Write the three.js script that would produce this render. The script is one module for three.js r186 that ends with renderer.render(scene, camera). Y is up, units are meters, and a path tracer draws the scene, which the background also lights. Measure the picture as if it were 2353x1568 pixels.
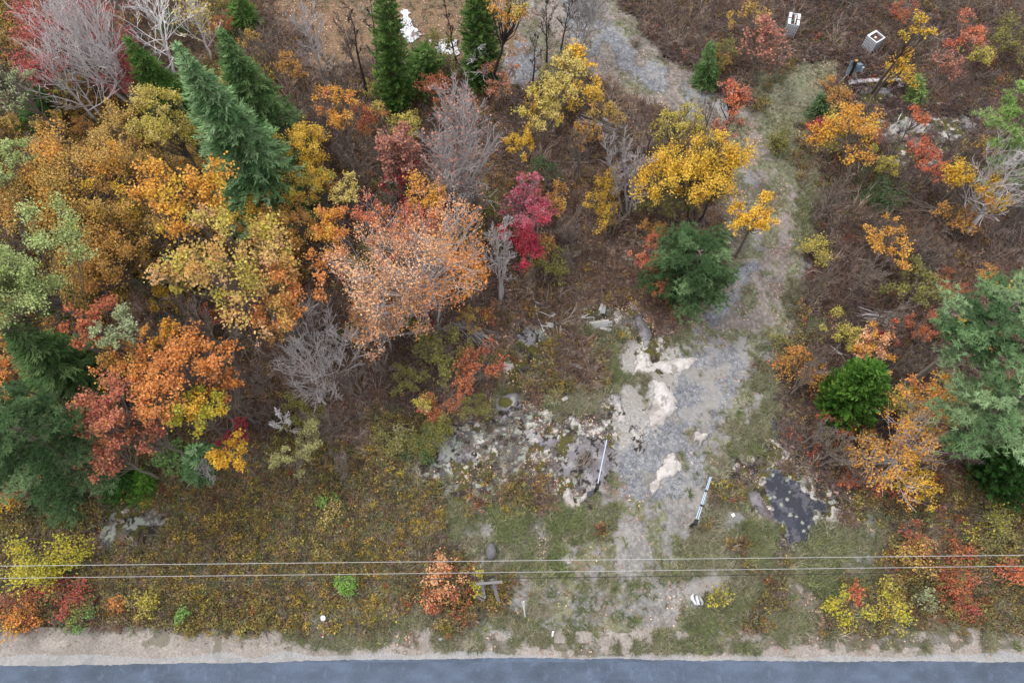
import * as THREE from 'three';

// ---------- camera, sky, sun, exposure ----------
const F = 1631, CX = 1176, CY = 784, CAMH = 30, PITCH = 65.7 * Math.PI / 180;
const SP = Math.sin(PITCH), CP = Math.cos(PITCH);
const camera = new THREE.PerspectiveCamera(2 * Math.atan(CY / F) * 180 / Math.PI, 1024 / 682, 0.5, 3000);
camera.position.set(0, CAMH, 0);
camera.lookAt(0, CAMH - SP, -CP);
const scene = new THREE.Scene();
const renderer = new THREE.WebGLRenderer({ antialias: true });
renderer.toneMapping = THREE.LinearToneMapping;
renderer.toneMappingExposure = 1.68;
renderer.shadowMap.enabled = true;
{ // overcast sky: brighter overhead, slightly cool
  const W = 64, H = 32, d = new Float32Array(W * H * 4);
  for (let y = 0; y < H; y++) for (let x = 0; x < W; x++) {
    const el = ((y + 0.5) / H - 0.5) * Math.PI, k = (y * W + x) * 4;
    let r, g, b;
    if (el < 0) { r = 0.16; g = 0.145; b = 0.12; } else {
      const L = 0.44 + 0.86 * Math.sin(el);
      r = L * 0.985; g = L * 0.99; b = L * 1.03;
    }
    d[k] = r; d[k + 1] = g; d[k + 2] = b; d[k + 3] = 1;
  }
  const sky = new THREE.DataTexture(d, W, H, THREE.RGBAFormat, THREE.FloatType);
  sky.mapping = THREE.EquirectangularReflectionMapping; sky.magFilter = THREE.LinearFilter; sky.minFilter = THREE.LinearFilter; sky.needsUpdate = true;
  scene.background = sky; scene.environment = sky;
}
const sun = new THREE.DirectionalLight(new THREE.Color().setRGB(1, 0.95, 0.87), 1.5);
sun.position.set(-42, 68, -34); sun.target.position.set(0, 0, -16);
sun.castShadow = true; sun.shadow.radius = 20; sun.shadow.mapSize.set(4096, 4096);
Object.assign(sun.shadow.camera, { left: -55, right: 55, top: 55, bottom: -55, near: 5, far: 180 });
scene.add(sun, sun.target);

// ---------- helpers ----------
function rng(seed) { let s = (seed * 2654435761) >>> 0; return () => { s = (s + 0x6d2b79f5) | 0; let t = Math.imul(s ^ (s >>> 15), 1 | s); t = (t + Math.imul(t ^ (t >>> 7), 61 | t)) ^ t; return ((t ^ (t >>> 14)) >>> 0) / 4294967296; }; }
const clamp = (v, a = 0, b = 1) => v < a ? a : v > b ? b : v;
const sstep = (a, b, v) => { const t = clamp((v - a) / (b - a)); return t * t * (3 - 2 * t); };
const lerp = (a, b, t) => a + (b - a) * t;
function hash2(x, y) { let h = Math.imul(x, 374761393) ^ Math.imul(y, 668265263); h = Math.imul(h ^ (h >>> 13), 1274126177); return ((h ^ (h >>> 16)) >>> 0) / 4294967296; }
function vn(x, y) { const ix = Math.floor(x), iy = Math.floor(y); let fx = x - ix, fy = y - iy; fx = fx * fx * (3 - 2 * fx); fy = fy * fy * (3 - 2 * fy);
  const a = hash2(ix, iy), b = hash2(ix + 1, iy), c = hash2(ix, iy + 1), d = hash2(ix + 1, iy + 1); return a + (b - a) * fx + (c - a) * fy + (a - b - c + d) * fx * fy; }
function fbm(x, y, o = 4) { let s = 0, a = 0.5, n = 0; for (let i = 0; i < o; i++) { s += a * vn(x, y); n += a; a *= 0.5; x = x * 2.03 + 17.3; y = y * 2.03 + 9.1; } return s / n; }
const lin1 = (v) => { v /= 255; return v <= 0.04045 ? v / 12.92 : Math.pow((v + 0.055) / 1.055, 2.4); };
const ALB = 0.5;                                                    // the light and the exposure double it again
const lin = (c, k = ALB) => [lin1(c[0]) * k, lin1(c[1]) * k, lin1(c[2]) * k];
const C3 = (c, k = ALB) => new THREE.Color().setRGB(...lin(c, k));

// gentle relief of the ground, level under the road
function H(x, z) { const k = sstep(-1.2, -7, z); return k * ((fbm(x * 0.11 + 5, z * 0.11, 3) - 0.5) * 0.9 + (fbm(x * 0.7, z * 0.7 + 40, 3) - 0.5) * 0.22) + sstep(-0.9, -2.2, z) * (-0.06); }
// a point in plan coordinates of the survey picture (2352 x 1568) at height h above sea level
function ray(px, py) { const a = (px - CX) / F, b = (CY - py) / F; return [a, -(SP - b * CP), -(CP + b * SP)]; }
function U(px, py, h) { const d = ray(px, py), t = (h - CAMH) / d[1]; return [d[0] * t, h, d[2] * t]; }
function G(px, py) { let p = U(px, py, 0); for (let i = 0; i < 4; i++) p = U(px, py, H(p[0], p[2])); return p; }
function PX(x, y, z) { const dy = y - CAMH, w = -dy * SP - z * CP, v = dy * CP - z * SP; return [CX + F * x / w, CY - F * v / w]; }
const ppm = (p) => F / (-(p[1] - CAMH) * SP - p[2] * CP);            // picture units per metre there

class Buf {
  constructor(n = 256) { this.P = new Float32Array(n * 3); this.C = new Float32Array(n * 3); this.I = new Uint32Array(n * 2); this.n = 0; this.m = 0; }
  v(x, y, z, r, g, b) { let k = this.n * 3; if (k + 3 > this.P.length) { const a = new Float32Array(this.P.length * 2); a.set(this.P); this.P = a; const c = new Float32Array(this.C.length * 2); c.set(this.C); this.C = c; }
    this.P[k] = x; this.P[k + 1] = y; this.P[k + 2] = z; this.C[k] = r; this.C[k + 1] = g; this.C[k + 2] = b; return this.n++; }
  t(a, b, c) { if (this.m + 3 > this.I.length) { const i = new Uint32Array(this.I.length * 2); i.set(this.I); this.I = i; } this.I[this.m++] = a; this.I[this.m++] = b; this.I[this.m++] = c; }
  geo(smooth) { const g = new THREE.BufferGeometry(); g.setAttribute('position', new THREE.BufferAttribute(this.P.slice(0, this.n * 3), 3)); g.setAttribute('color', new THREE.BufferAttribute(this.C.slice(0, this.n * 3), 3)); g.setIndex(new THREE.BufferAttribute(this.I.slice(0, this.m), 1)); if (smooth) g.computeVertexNormals(); TRIS += this.m / 3; return g; }
  mesh(name, mat, parent, smooth) { const o = new THREE.Mesh(this.geo(smooth), mat); o.name = name; o.castShadow = o.receiveShadow = true; parent.add(o); return o; }
}
let TRIS = 0;
const used = {};
function numbered(n) { const k = used[n] = (used[n] ?? -1) + 1; return k ? n + '_' + String(k).padStart(3, '0') : n; }
function thing(name, label, category, pos, group) { const o = new THREE.Group(); o.name = numbered(name); o.position.set(...pos); o.userData = { label, category }; if (group) o.userData.group = group; scene.add(o); return o; }
function tag(o, name, label, category, group) { o.name = numbered(name); o.userData.label = label; o.userData.category = category; if (group) o.userData.group = group; o.castShadow = o.receiveShadow = true; scene.add(o); return o; }
function structure(o, name, kind = 'structure') { o.name = numbered(name); o.userData.kind = kind; o.castShadow = o.receiveShadow = true; scene.add(o); return o; }

const M = {
  leaf: new THREE.MeshPhysicalMaterial({ vertexColors: true, roughness: 0.75, transmission: 0.2, thickness: 0, specularIntensity: 0.45, side: THREE.DoubleSide }),
  needle: new THREE.MeshPhysicalMaterial({ vertexColors: true, roughness: 0.8, specularIntensity: 0.25, side: THREE.DoubleSide }),
  bark: new THREE.MeshStandardMaterial({ vertexColors: true, roughness: 0.95 }),
  rock: new THREE.MeshStandardMaterial({ vertexColors: true, roughness: 0.9, side: THREE.DoubleSide }),
  plain: new THREE.MeshStandardMaterial({ vertexColors: true, roughness: 0.6 }),
  cover: new THREE.MeshStandardMaterial({ color: 0xffffff, roughness: 0.9, side: THREE.DoubleSide }),
};
function mat(c, rough = 0.7, metal = 0, k = ALB) { return new THREE.MeshStandardMaterial({ color: C3(c, k), roughness: rough, metalness: metal, side: THREE.DoubleSide }); }

// tube through points, tapering
function tube(b, pts, radii, sides, c) {
  let prev = -1; const n = pts.length;
  for (let i = 0; i < n; i++) {
    const a = pts[Math.max(0, i - 1)], d = pts[Math.min(n - 1, i + 1)];
    let tx = d[0] - a[0], ty = d[1] - a[1], tz = d[2] - a[2]; const L = Math.hypot(tx, ty, tz) || 1; tx /= L; ty /= L; tz /= L;
    let ux, uy, uz; if (Math.abs(ty) < 0.8) { ux = -tz; uy = 0; uz = tx; } else { ux = 0; uy = tz; uz = -ty; }
    const ul = Math.hypot(ux, uy, uz); ux /= ul; uy /= ul; uz /= ul;
    const wx = ty * uz - tz * uy, wy = tz * ux - tx * uz, wz = tx * uy - ty * ux, r = radii[i];
    const first = b.n, j = (hash2(i * 7 + b.n, 31) - 0.5) * 0.16 + 1;
    for (let s = 0; s < sides; s++) { const q = s / sides * 6.28318, cs = Math.cos(q) * r, sn = Math.sin(q) * r; b.v(pts[i][0] + ux * cs + wx * sn, pts[i][1] + uy * cs + wy * sn, pts[i][2] + uz * cs + wz * sn, c[0] * j, c[1] * j, c[2] * j); }
    if (prev >= 0) for (let s = 0; s < sides; s++) { const s2 = (s + 1) % sides; b.t(prev + s, first + s, first + s2); b.t(prev + s, first + s2, prev + s2); }
    prev = first;
  }
  if (radii[n - 1] > 0.02) { const e = b.v(...pts[n - 1], ...c); for (let s = 0; s < sides; s++) b.t(prev + s, e, prev + (s + 1) % sides); }
  if (radii[0] > 0.02) { const f0 = b.n - (radii[n - 1] > 0.02 ? 1 : 0) - n * sides, e = b.v(...pts[0], ...c); for (let s = 0; s < sides; s++) b.t(f0 + (s + 1) % sides, e, f0 + s); }
}
// a bent leaf of two faces, its blade about level
function leaf(b, x, y, z, s, R, c, flat = 0.8, wide = 0.42) {
  let nx = (R() - 0.5) * 2, ny = flat + R() * 0.6, nz = (R() - 0.5) * 2; let l = Math.hypot(nx, ny, nz); nx /= l; ny /= l; nz /= l;
  const a = R() * 6.28318; let ux = Math.cos(a), uy = 0, uz = Math.sin(a); const d = ux * nx + uz * nz; ux -= nx * d; uy -= ny * d; uz -= nz * d; l = Math.hypot(ux, uy, uz); ux /= l; uy /= l; uz /= l;
  const vx = ny * uz - nz * uy, vy = nz * ux - nx * uz, vz = nx * uy - ny * ux, h = s * 0.5, w = s * wide, f = s * 0.14;
  const i0 = b.v(x - ux * h, y - uy * h, z - uz * h, c[0], c[1], c[2]); b.v(x + vx * w + nx * f, y + vy * w + ny * f, z + vz * w + nz * f, c[0], c[1], c[2]);
  b.v(x + ux * h, y + uy * h - f, z + uz * h, c[0], c[1], c[2]); b.v(x - vx * w + nx * f, y - vy * w + ny * f, z - vz * w + nz * f, c[0], c[1], c[2]);
  b.t(i0, i0 + 1, i0 + 2); b.t(i0, i0 + 2, i0 + 3);
}
function needle(b, x, y, z, dx, dy, dz, w, R, c) {              // a narrow blade from a point along d
  let sx = dz, sz = -dx; const l = Math.hypot(sx, sz) || 1; const q = (R() - 0.5) * w * 1.4; sx = sx / l * w; sz = sz / l * w;
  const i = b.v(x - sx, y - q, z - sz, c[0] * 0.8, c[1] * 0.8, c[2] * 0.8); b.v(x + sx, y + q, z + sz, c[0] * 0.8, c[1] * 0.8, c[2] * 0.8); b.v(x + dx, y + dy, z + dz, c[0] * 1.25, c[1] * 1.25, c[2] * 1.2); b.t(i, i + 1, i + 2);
}
function gauss(R) { return (R() + R() + R() + R() - 2) * 0.87; }

// leaf colours as they look in daylight
const PAL = {
  red: [[196, 96, 86], [178, 76, 70], [212, 118, 102], [162, 66, 62], [202, 108, 84]],
  crimson: [[178, 40, 54], [150, 28, 42], [196, 60, 70], [128, 28, 38]],
  pink: [[196, 92, 104], [172, 48, 66], [178, 120, 124], [206, 110, 118], [150, 40, 56]],
  rust: [[186, 96, 52], [160, 78, 40], [204, 122, 70], [176, 108, 54], [140, 66, 38]],
  rustred: [[204, 116, 82], [184, 98, 70], [216, 140, 104], [206, 140, 76], [166, 86, 64]],
  orange: [[224, 146, 60], [206, 126, 48], [232, 164, 80], [196, 122, 58], [222, 136, 66]],
  paleorange: [[240, 182, 122], [232, 160, 96], [244, 206, 160], [220, 142, 84], [238, 170, 92], [206, 140, 100]],
  salmon: [[190, 128, 98], [172, 104, 78], [206, 146, 116], [160, 100, 82]],
  gold: [[226, 164, 42], [208, 142, 32], [234, 182, 66], [196, 130, 40], [216, 150, 60]],
  yellow: [[224, 182, 44], [206, 164, 34], [236, 200, 66], [190, 146, 36], [214, 166, 40]],
  brightyellow: [[236, 186, 36], [222, 166, 28], [242, 204, 72], [210, 150, 32]],
  paleyellow: [[212, 194, 104], [196, 176, 84], [224, 204, 126], [182, 160, 66], [206, 180, 72]],
  yellowgreen: [[196, 182, 66], [176, 164, 58], [208, 190, 88], [160, 148, 54], [188, 166, 48]],
  lime: [[186, 184, 50], [168, 170, 44], [200, 188, 48], [204, 176, 40]],
  goldgreen: [[206, 164, 70], [184, 164, 66], [218, 178, 98], [200, 140, 66], [176, 152, 58], [224, 176, 130]],
  ochre: [[204, 150, 58], [182, 132, 48], [216, 168, 74], [166, 124, 52], [196, 130, 60]],
  ochregreen: [[190, 154, 62], [168, 142, 56], [206, 166, 76], [150, 132, 54], [208, 146, 76], [220, 180, 90]],
  palegreen: [[172, 188, 108], [152, 170, 90], [190, 204, 130], [134, 154, 78]],
  sage: [[152, 166, 112], [132, 148, 96], [172, 182, 132], [146, 152, 98]],
  willow: [[160, 158, 92], [140, 142, 80], [178, 172, 108], [150, 138, 74]],
  green: [[98, 142, 58], [80, 122, 46], [118, 158, 72]],
  brightgreen: [[122, 168, 58], [104, 150, 50], [146, 184, 78]],
  olive: [[128, 124, 52], [108, 108, 44], [148, 140, 60]],
  darkgreen: [[70, 98, 44], [58, 84, 38], [86, 112, 52]],
  orangered: [[210, 106, 64], [190, 86, 56], [222, 132, 82], [200, 118, 58]],
  redbush: [[188, 86, 66], [164, 66, 58], [204, 108, 74], [178, 104, 62]],
  brown: [[140, 104, 78], [120, 86, 62], [160, 124, 94]],
};
const PALL = {}; for (const k in PAL) PALL[k] = PAL[k].map((c) => lin([c[0] * 0.93 + 14, c[1] * 0.93 + 14, c[2] * 0.9 + 22], 0.84));
function tint(R, pal, base, mixT) { const a = PALL[pal], q = a[(R() * a.length) | 0], j = 0.66 + R() * 0.62, w = mixT * 0.85; return [lerp(q[0], base[0], w) * j, lerp(q[1], base[1], w) * j, lerp(q[2], base[2], w) * j * (0.85 + R() * 0.3)]; }
const BARK = { grey: lin([188, 181, 180], 0.68), pale: lin([222, 219, 220], 0.88), silver: lin([206, 200, 200], 0.85), dark: lin([84, 74, 72]), brown: lin([112, 92, 80]), mid: lin([146, 132, 122], 0.55) };

let TWIG = 0.013;
// a bough that forks into twigs; ends: list to which its tips are added
function bough(b, p, d, len, rad, level, R, c, ends, up = 0.25, forks = 5) {
  const seg = level === 0 ? 5 : level === 1 ? 4 : 3, pts = [p], rr = [rad]; let q = p, dx = d[0], dy = d[1], dz = d[2];
  for (let i = 1; i <= seg; i++) {
    dx += (R() - 0.5) * 0.35; dy += (R() - 0.5) * 0.3 + up * 0.3; dz += (R() - 0.5) * 0.35; const l = Math.hypot(dx, dy, dz); dx /= l; dy /= l; dz /= l;
    q = [q[0] + dx * len / seg, q[1] + dy * len / seg, q[2] + dz * len / seg]; pts.push(q); rr.push(Math.max(0.009, rad * (1 - i / seg * 0.75)));
  }
  tube(b, pts, rr, level === 0 ? 5 : 3, c);
  if (ends) ends.push(q);
  if (level >= 2) return;
  const n = Math.max(2, Math.round(forks * (level === 0 ? 1 : 0.8) * (0.8 + R() * 0.4)));
  for (let k = 0; k < n; k++) {
    const t = 0.2 + 0.75 * (k + R() * 0.6) / n, s = t * seg, i = Math.min(seg - 1, s | 0), f = s - i, a = pts[i], e = pts[i + 1];
    const o = [lerp(a[0], e[0], f), lerp(a[1], e[1], f), lerp(a[2], e[2], f)];
    let ex = e[0] - a[0], ey = e[1] - a[1], ez = e[2] - a[2]; const l = Math.hypot(ex, ey, ez) || 1;
    const v = [ex / l + (R() - 0.5) * 1.7, ey / l + (R() - 0.4) * 1.2, ez / l + (R() - 0.5) * 1.7], vl = Math.hypot(...v);
    bough(b, o, [v[0] / vl, v[1] / vl, v[2] / vl], len * (0.36 + R() * 0.26) * (1.15 - t * 0.5), Math.max(TWIG, rad * 0.5 * (1 - t * 0.4)), level + 1, R, c, ends, up, forks);
  }
}
let SEED = 1;
// a leafy tree or bush: crown centre in plan, height of the crown's centre, radius in plan units
function tree(name, label, cx, cy, hc, rpx, pal, o = {}) {
  const R = rng(o.seed ?? SEED++ * 13 + 7), Cn = U(cx, cy, hc), r = rpx / ppm(Cn), ry = o.ry ?? Math.min(r * 0.85, hc * 0.72), rzk = o.rz ?? 1;
  const hx0 = H(Cn[0], Cn[2]); let B = o.base ? G(...o.base) : [Cn[0] + (R() - 0.5) * 0.3, hx0, Cn[2] + (R() - 0.5) * 0.3];
  if (o.base) { const dx = B[0] - Cn[0], dz = B[2] - Cn[2], l = Math.hypot(dx, dz), m = hc * 0.55; if (l > m) { B[0] = Cn[0] + dx * m / l; B[2] = Cn[2] + dz * m / l; B[1] = H(B[0], B[2]); } }
  const T = thing(name, label, o.cat ?? 'tree', B, o.group), C = [Cn[0] - B[0], Cn[1] + hx0 - B[1], Cn[2] - B[2]];
  const bc = BARK[o.bark ?? 'mid'], tr = o.tr ?? clamp(0.015 * (hc + r) , 0.02, 0.11);
  // trunk
  const tb = new Buf(), top = [C[0], C[1] + ry * 0.45, C[2]], tp = [], tR = [], N = 7;
  for (let i = 0; i <= N; i++) { const t = i / N, s = t * t * (3 - 2 * t) * 0.6 + t * 0.4; tp.push([top[0] * s + (i && i < N ? (R() - 0.5) * 0.12 : 0), lerp(-0.12, top[1], t), top[2] * s + (i && i < N ? (R() - 0.5) * 0.12 : 0)]); tR.push(tr * (1 - t * 0.78)); }
  const stems = o.stems ?? 1; tube(tb, tp, tR, 6, bc);
  for (let s = 1; s < stems; s++) { const a = R() * 6.28, off = 0.12 + R() * 0.15; tube(tb, tp.map((p, i) => { const w = i / N; return [p[0] + Math.cos(a) * (off + w * r * 0.6), p[1] * (0.8 + 0.15 * R()), p[2] + Math.sin(a) * (off + w * r * 0.6)]; }), tR.map((v) => v * 0.75), 5, bc); }
  tb.mesh('trunk', M.bark, T, true);
  // clumps of leaves, each at the end of a limb
  const K = o.clumps ?? Math.round(clamp(16 + r * r * 13, 18, 150)), nl = 5, limbs = Array.from({ length: nl }, () => new Buf()), fb = new Buf(4096);
  const ls = (o.leaf ?? 0.13) * 0.66, area = Math.PI * r * r * rzk, total = Math.min(o.max ?? 30000, 1.15 * (o.lai ?? 1.9) * area / (ls * ls * 0.42)), per = total / K * 0.92;
  const nL = o.lobes ?? Math.round(clamp(3 + r * 1.7, 3, 9)), lobes = Array.from({ length: nL }, (_, i) => { const a = i * 2.39996 + R() * 1.2, d = (i ? 0.42 + 0.42 * R() : 0.15) * r; return [Math.cos(a) * d, (R() - 0.42) * ry * 1.0, Math.sin(a) * d * rzk, (0.34 + 0.26 * R()) * r * (r < 1.2 ? 1.1 : 1)]; });
  const p2 = o.pal2 ? PALL[o.pal2] : null;
  for (let k = 0; k < K; k++) {
    const lb0 = lobes[(R() * nL) | 0], th = R() * 6.283, cu = R() * 1.7 - 0.7, su = Math.sqrt(Math.max(0, 1 - cu * cu)), q0 = lb0[3] * (0.55 + 0.5 * R());
    const c = [C[0] + lb0[0] + Math.cos(th) * su * q0, C[1] + lb0[1] + cu * q0 * 0.9, C[2] + lb0[2] + Math.sin(th) * su * q0 * rzk], a = Math.atan2(c[2] - C[2], c[0] - C[0]), rad = Math.min(1.1, Math.hypot(c[0] - C[0], c[2] - C[2]) / r);
    if (c[1] < 0.15) c[1] = 0.15 + R() * 0.2;
    const rc = (o.rc ?? 0.15) * r * (0.75 + R() * 0.6) + 0.05;
    const usepal2 = p2 && (o.split ? (o.split[0] * Math.cos(a) + o.split[1] * Math.sin(a)) * rad + (R() - 0.5) * 0.5 > (o.split[2] ?? 0.1) : R() < 0.3), pn = usepal2 ? o.pal2 : pal, aa = PALL[pn], base = aa[(R() * aa.length) | 0];
    // limb to the clump
    const t0 = clamp(0.22 + 0.6 * (c[1] / (top[1] + 0.01)) - rad * 0.25, 0.12, 0.85), si = t0 * N, i0 = si | 0, f0 = si - i0, s0 = [lerp(tp[i0][0], tp[i0 + 1][0], f0), lerp(tp[i0][1], tp[i0 + 1][1], f0), lerp(tp[i0][2], tp[i0 + 1][2], f0)];
    const mid = [lerp(s0[0], c[0], 0.55) + (R() - 0.5) * 0.2, lerp(s0[1], c[1], 0.42), lerp(s0[2], c[2], 0.55) + (R() - 0.5) * 0.2], lb = limbs[k % nl], br = Math.max(0.01, tr * 0.3);
    tube(lb, [s0, mid, c], [br, br * 0.7, 0.008], 4, bc);
    const nt = o.twigs ?? 4, tips = [c];
    for (let q = 0; q < nt; q++) { const u = [gauss(R), gauss(R) * 0.7 + 0.35, gauss(R)], ul = Math.hypot(...u) || 1, l = rc * (1 + R() * 0.9), e = [c[0] + u[0] / ul * l, c[1] + u[1] / ul * l, c[2] + u[2] / ul * l], s = R() * 0.6 + 0.4; tube(lb, [[lerp(mid[0], c[0], s), lerp(mid[1], c[1], s), lerp(mid[2], c[2], s)], e], [0.012, 0.006], 3, bc); tips.push(e); }
    const n = per * (0.5 + R());
    for (let i = 0; i < n; i++) {
      const tq = tips[(R() * tips.length) | 0], g = rc * 0.62, x = lerp(c[0], tq[0], R()) + gauss(R) * g, y = lerp(c[1], tq[1], R()) + gauss(R) * g * 0.7, z = lerp(c[2], tq[2], R()) + gauss(R) * g;
      if (y < 0.03) continue;
      leaf(fb, x, y, z, ls * (0.6 + R() * 0.75), R, tint(R, pn, base, 0.45), 0.75);
    }
  }
  for (const lb of limbs) if (lb.m) lb.mesh('branch', M.bark, T, false);
  fb.mesh('crown', M.leaf, T, false);
  return T;
}
// a leafless tree from base to tip (both in plan); the tip's height follows from the two
function fit(base, tip) { const B = G(...base), d = ray(...tip); let best = 1e9, bp = B; for (let h = 0.3; h < 18; h += 0.1) { const p = U(tip[0], tip[1], h), e = Math.hypot(p[0] - B[0], p[2] - B[2]); if (e < best) { best = e; bp = p; } } return [B, bp]; }
function bare(name, label, base, tip, spread, o = {}) {
  TWIG = o.fine ?? 0.012; const R = rng(o.seed ?? SEED++ * 13 + 7), [B, tpw] = fit(base, tip), T = thing(name, label, 'tree', B, o.group), bc = BARK[o.bark ?? 'grey'];
  const top = [tpw[0] - B[0], tpw[1] - B[1], tpw[2] - B[2]], h = top[1], tr = o.tr ?? clamp(0.012 * h + 0.02, 0.03, 0.16), stems = o.stems ?? 1;
  const ends = o.leaves ? [] : null, nb = o.boughs ?? 11, N = 9;
  for (let s = 0; s < stems; s++) {
    const tb = new Buf(), tp = [], tR = [], a = R() * 6.28, fan = s ? (o.fan ?? 0.16) * h : 0, hs = s ? 0.75 + R() * 0.25 : 1, off = s ? 0.18 : 0;
    for (let i = 0; i <= N; i++) { const t = i / N; tp.push([top[0] * t * hs + Math.cos(a) * (off + fan * t) + (i ? (R() - 0.5) * 0.1 : 0), -0.1 + (h + 0.1) * t * hs, top[2] * t * hs + Math.sin(a) * (off + fan * t) + (i ? (R() - 0.5) * 0.1 : 0)]); tR.push(Math.max(0.008, tr * (1 - t * 0.92) * (s ? 0.75 : 1))); }
    tube(tb, tp, tR, 6, bc); tb.mesh('trunk', M.bark, T, true);
    const n = Math.round(nb / (stems > 1 ? 1.6 : 1)), t0 = o.clear ?? 0.28;
    for (let k = 0; k < n; k++) {
      const t = t0 + (0.97 - t0) * (k + R() * 0.7) / n, si = t * N, i = Math.min(N - 1, si | 0), f = si - i, p = [0, 1, 2].map((q) => lerp(tp[i][q], tp[i + 1][q], f));
      const az = k * 2.39996 + R() + s, el = 0.45 + R() * 0.5 + t * 0.35, lb = new Buf();
      bough(lb, p, [Math.cos(az) * Math.cos(el), Math.sin(el), Math.sin(az) * Math.cos(el)], spread * (1.1 - t * 0.65) * (0.75 + R() * 0.5), Math.max(0.012, tR[i] * 0.55), 0, R, bc, ends, o.up ?? 0.3, o.forks ?? 6);
      lb.mesh('branch', M.bark, T, false);
    }
  }
  if (ends) { const fb = new Buf(2048), per = o.per ?? 3; for (const e of ends) { const base2 = PALL[o.leaves][(R() * PALL[o.leaves].length) | 0]; for (let i = 0; i < per; i++) if (R() < (o.keep ?? 0.8)) leaf(fb, e[0] + gauss(R) * 0.16, e[1] + gauss(R) * 0.13, e[2] + gauss(R) * 0.16, 0.13 * (0.6 + R() * 0.6), R, tint(R, o.leaves, base2, 0.4)); } fb.mesh('crown', M.leaf, T, false); }
  return T;
}
const NEED = { olive: [[118, 128, 62], [98, 110, 52], [138, 146, 76]], blue: [[116, 154, 102], [88, 126, 80], [146, 180, 130]], spruce: [[96, 130, 78], [74, 108, 60], [120, 150, 96]], green: [[84, 124, 56], [68, 106, 44], [104, 140, 70]], dark: [[58, 98, 42], [46, 82, 34], [74, 116, 54]], bright: [[80, 124, 44], [62, 102, 36], [102, 144, 58]], pine: [[106, 138, 94], [82, 112, 74], [138, 164, 120]], pinedark: [[86, 112, 74], [64, 90, 56], [116, 142, 100]], light: [[142, 172, 96], [124, 154, 84], [162, 190, 118]], cedar: [[82, 116, 52], [64, 98, 42], [104, 136, 70]] };
const NL = {}; for (const k in NEED) NL[k] = NEED[k].map((c) => lin([c[0] + 2, c[1] + 2, c[2]], 0.68));
// spruce, fir or cedar: whorls of boughs clothed in sprays
function conifer(name, label, base, tip, rpx, col, o = {}) {
  const R = rng(o.seed ?? SEED++ * 13 + 7), [B, tw] = fit(base, tip), T = thing(name, label, o.cat ?? 'tree', B, o.group), top = [tw[0] - B[0], tw[1] - B[1], tw[2] - B[2]], h = Math.max(0.8, top[1]), r = rpx / ppm(B);
  const tb = new Buf(); tube(tb, [0, 0.25, 0.5, 0.75, 1].map((t) => [top[0] * t, -0.1 + (h + 0.1) * t, top[2] * t]), [1, 0.8, 0.55, 0.3, 0.08].map((k) => k * (0.014 * h + 0.03)), 6, BARK.brown); tb.mesh('trunk', M.bark, T, true);
  const fb = new Buf(8192), bb = new Buf(1024), cols = NL[col], step = o.step ?? 0.17, dens = o.dens ?? 1, droop = o.droop ?? 0.22, lev = Math.round(h * (1 - (o.clear ?? 0.04)) / step);
  for (let L = 0; L < lev; L++) {
    const t = (o.clear ?? 0.04) + (1 - (o.clear ?? 0.04)) * (L + R() * 0.9) / lev, y = h * t, len0 = r * Math.pow(1 - t, o.pow ?? 0.95) * (0.86 + 0.28 * vn(L * 0.5, 3.3)) + 0.05, n = Math.round((o.n ?? 8) * 1.35 * (0.6 + 0.5 * (1 - t)));
    for (let k = 0; k < n; k++) {
      const az = k / n * 6.283 + L * 1.1 + R() * 0.5, len = len0 * (0.62 + R() * 0.44), cx = Math.cos(az), cz = Math.sin(az), base2 = cols[(R() * cols.length) | 0], tone = 0.75 + R() * 0.5;
      const p0 = [top[0] * t, y, top[2] * t], rise = o.rise ?? 0.15;
      const at = (s) => [p0[0] + cx * len * s, p0[1] + len * (rise * s - droop * s * s * 1.6 + 0.12 * s * s * s * 2), p0[2] + cz * len * s];
      if (len > 0.35) tube(bb, [at(0), at(0.5), at(1)], [0.018, 0.012, 0.006], 3, BARK.brown);
      const ns = Math.max(3, Math.round(len / 0.065 * dens));
      for (let q = 0; q < ns; q++) {
        const s = 0.12 + 0.88 * (q + R()) / ns, p = at(s), w = (o.spray ?? 1) * (0.36 - s * 0.2) * Math.min(1, 0.3 + len), side = R() < 0.5 ? -1 : 1, fa = az + side * (0.35 + R() * 0.7) * (1 - s * 0.5), l = w * (0.6 + R() * 0.7) + 0.07 * (o.spray ?? 1);
        const j = tone * (0.8 + R() * 0.4), c = [base2[0] * j, base2[1] * j, base2[2] * j], uy = (o.lift ?? 0.2) + (R() - 0.5) * 0.8;
        const dx = Math.cos(fa), dz = Math.sin(fa);
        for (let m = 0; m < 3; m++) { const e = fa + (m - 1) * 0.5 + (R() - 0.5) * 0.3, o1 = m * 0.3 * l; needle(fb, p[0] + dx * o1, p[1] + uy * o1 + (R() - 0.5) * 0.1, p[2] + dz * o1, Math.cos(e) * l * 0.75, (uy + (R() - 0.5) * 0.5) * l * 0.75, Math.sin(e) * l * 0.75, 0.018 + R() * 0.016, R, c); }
      }
    }
  }
  bb.mesh('branch', M.bark, T, false).userData.kind = 'stuff'; fb.mesh('crown', M.needle, T, false);
  return T;
}
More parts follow.
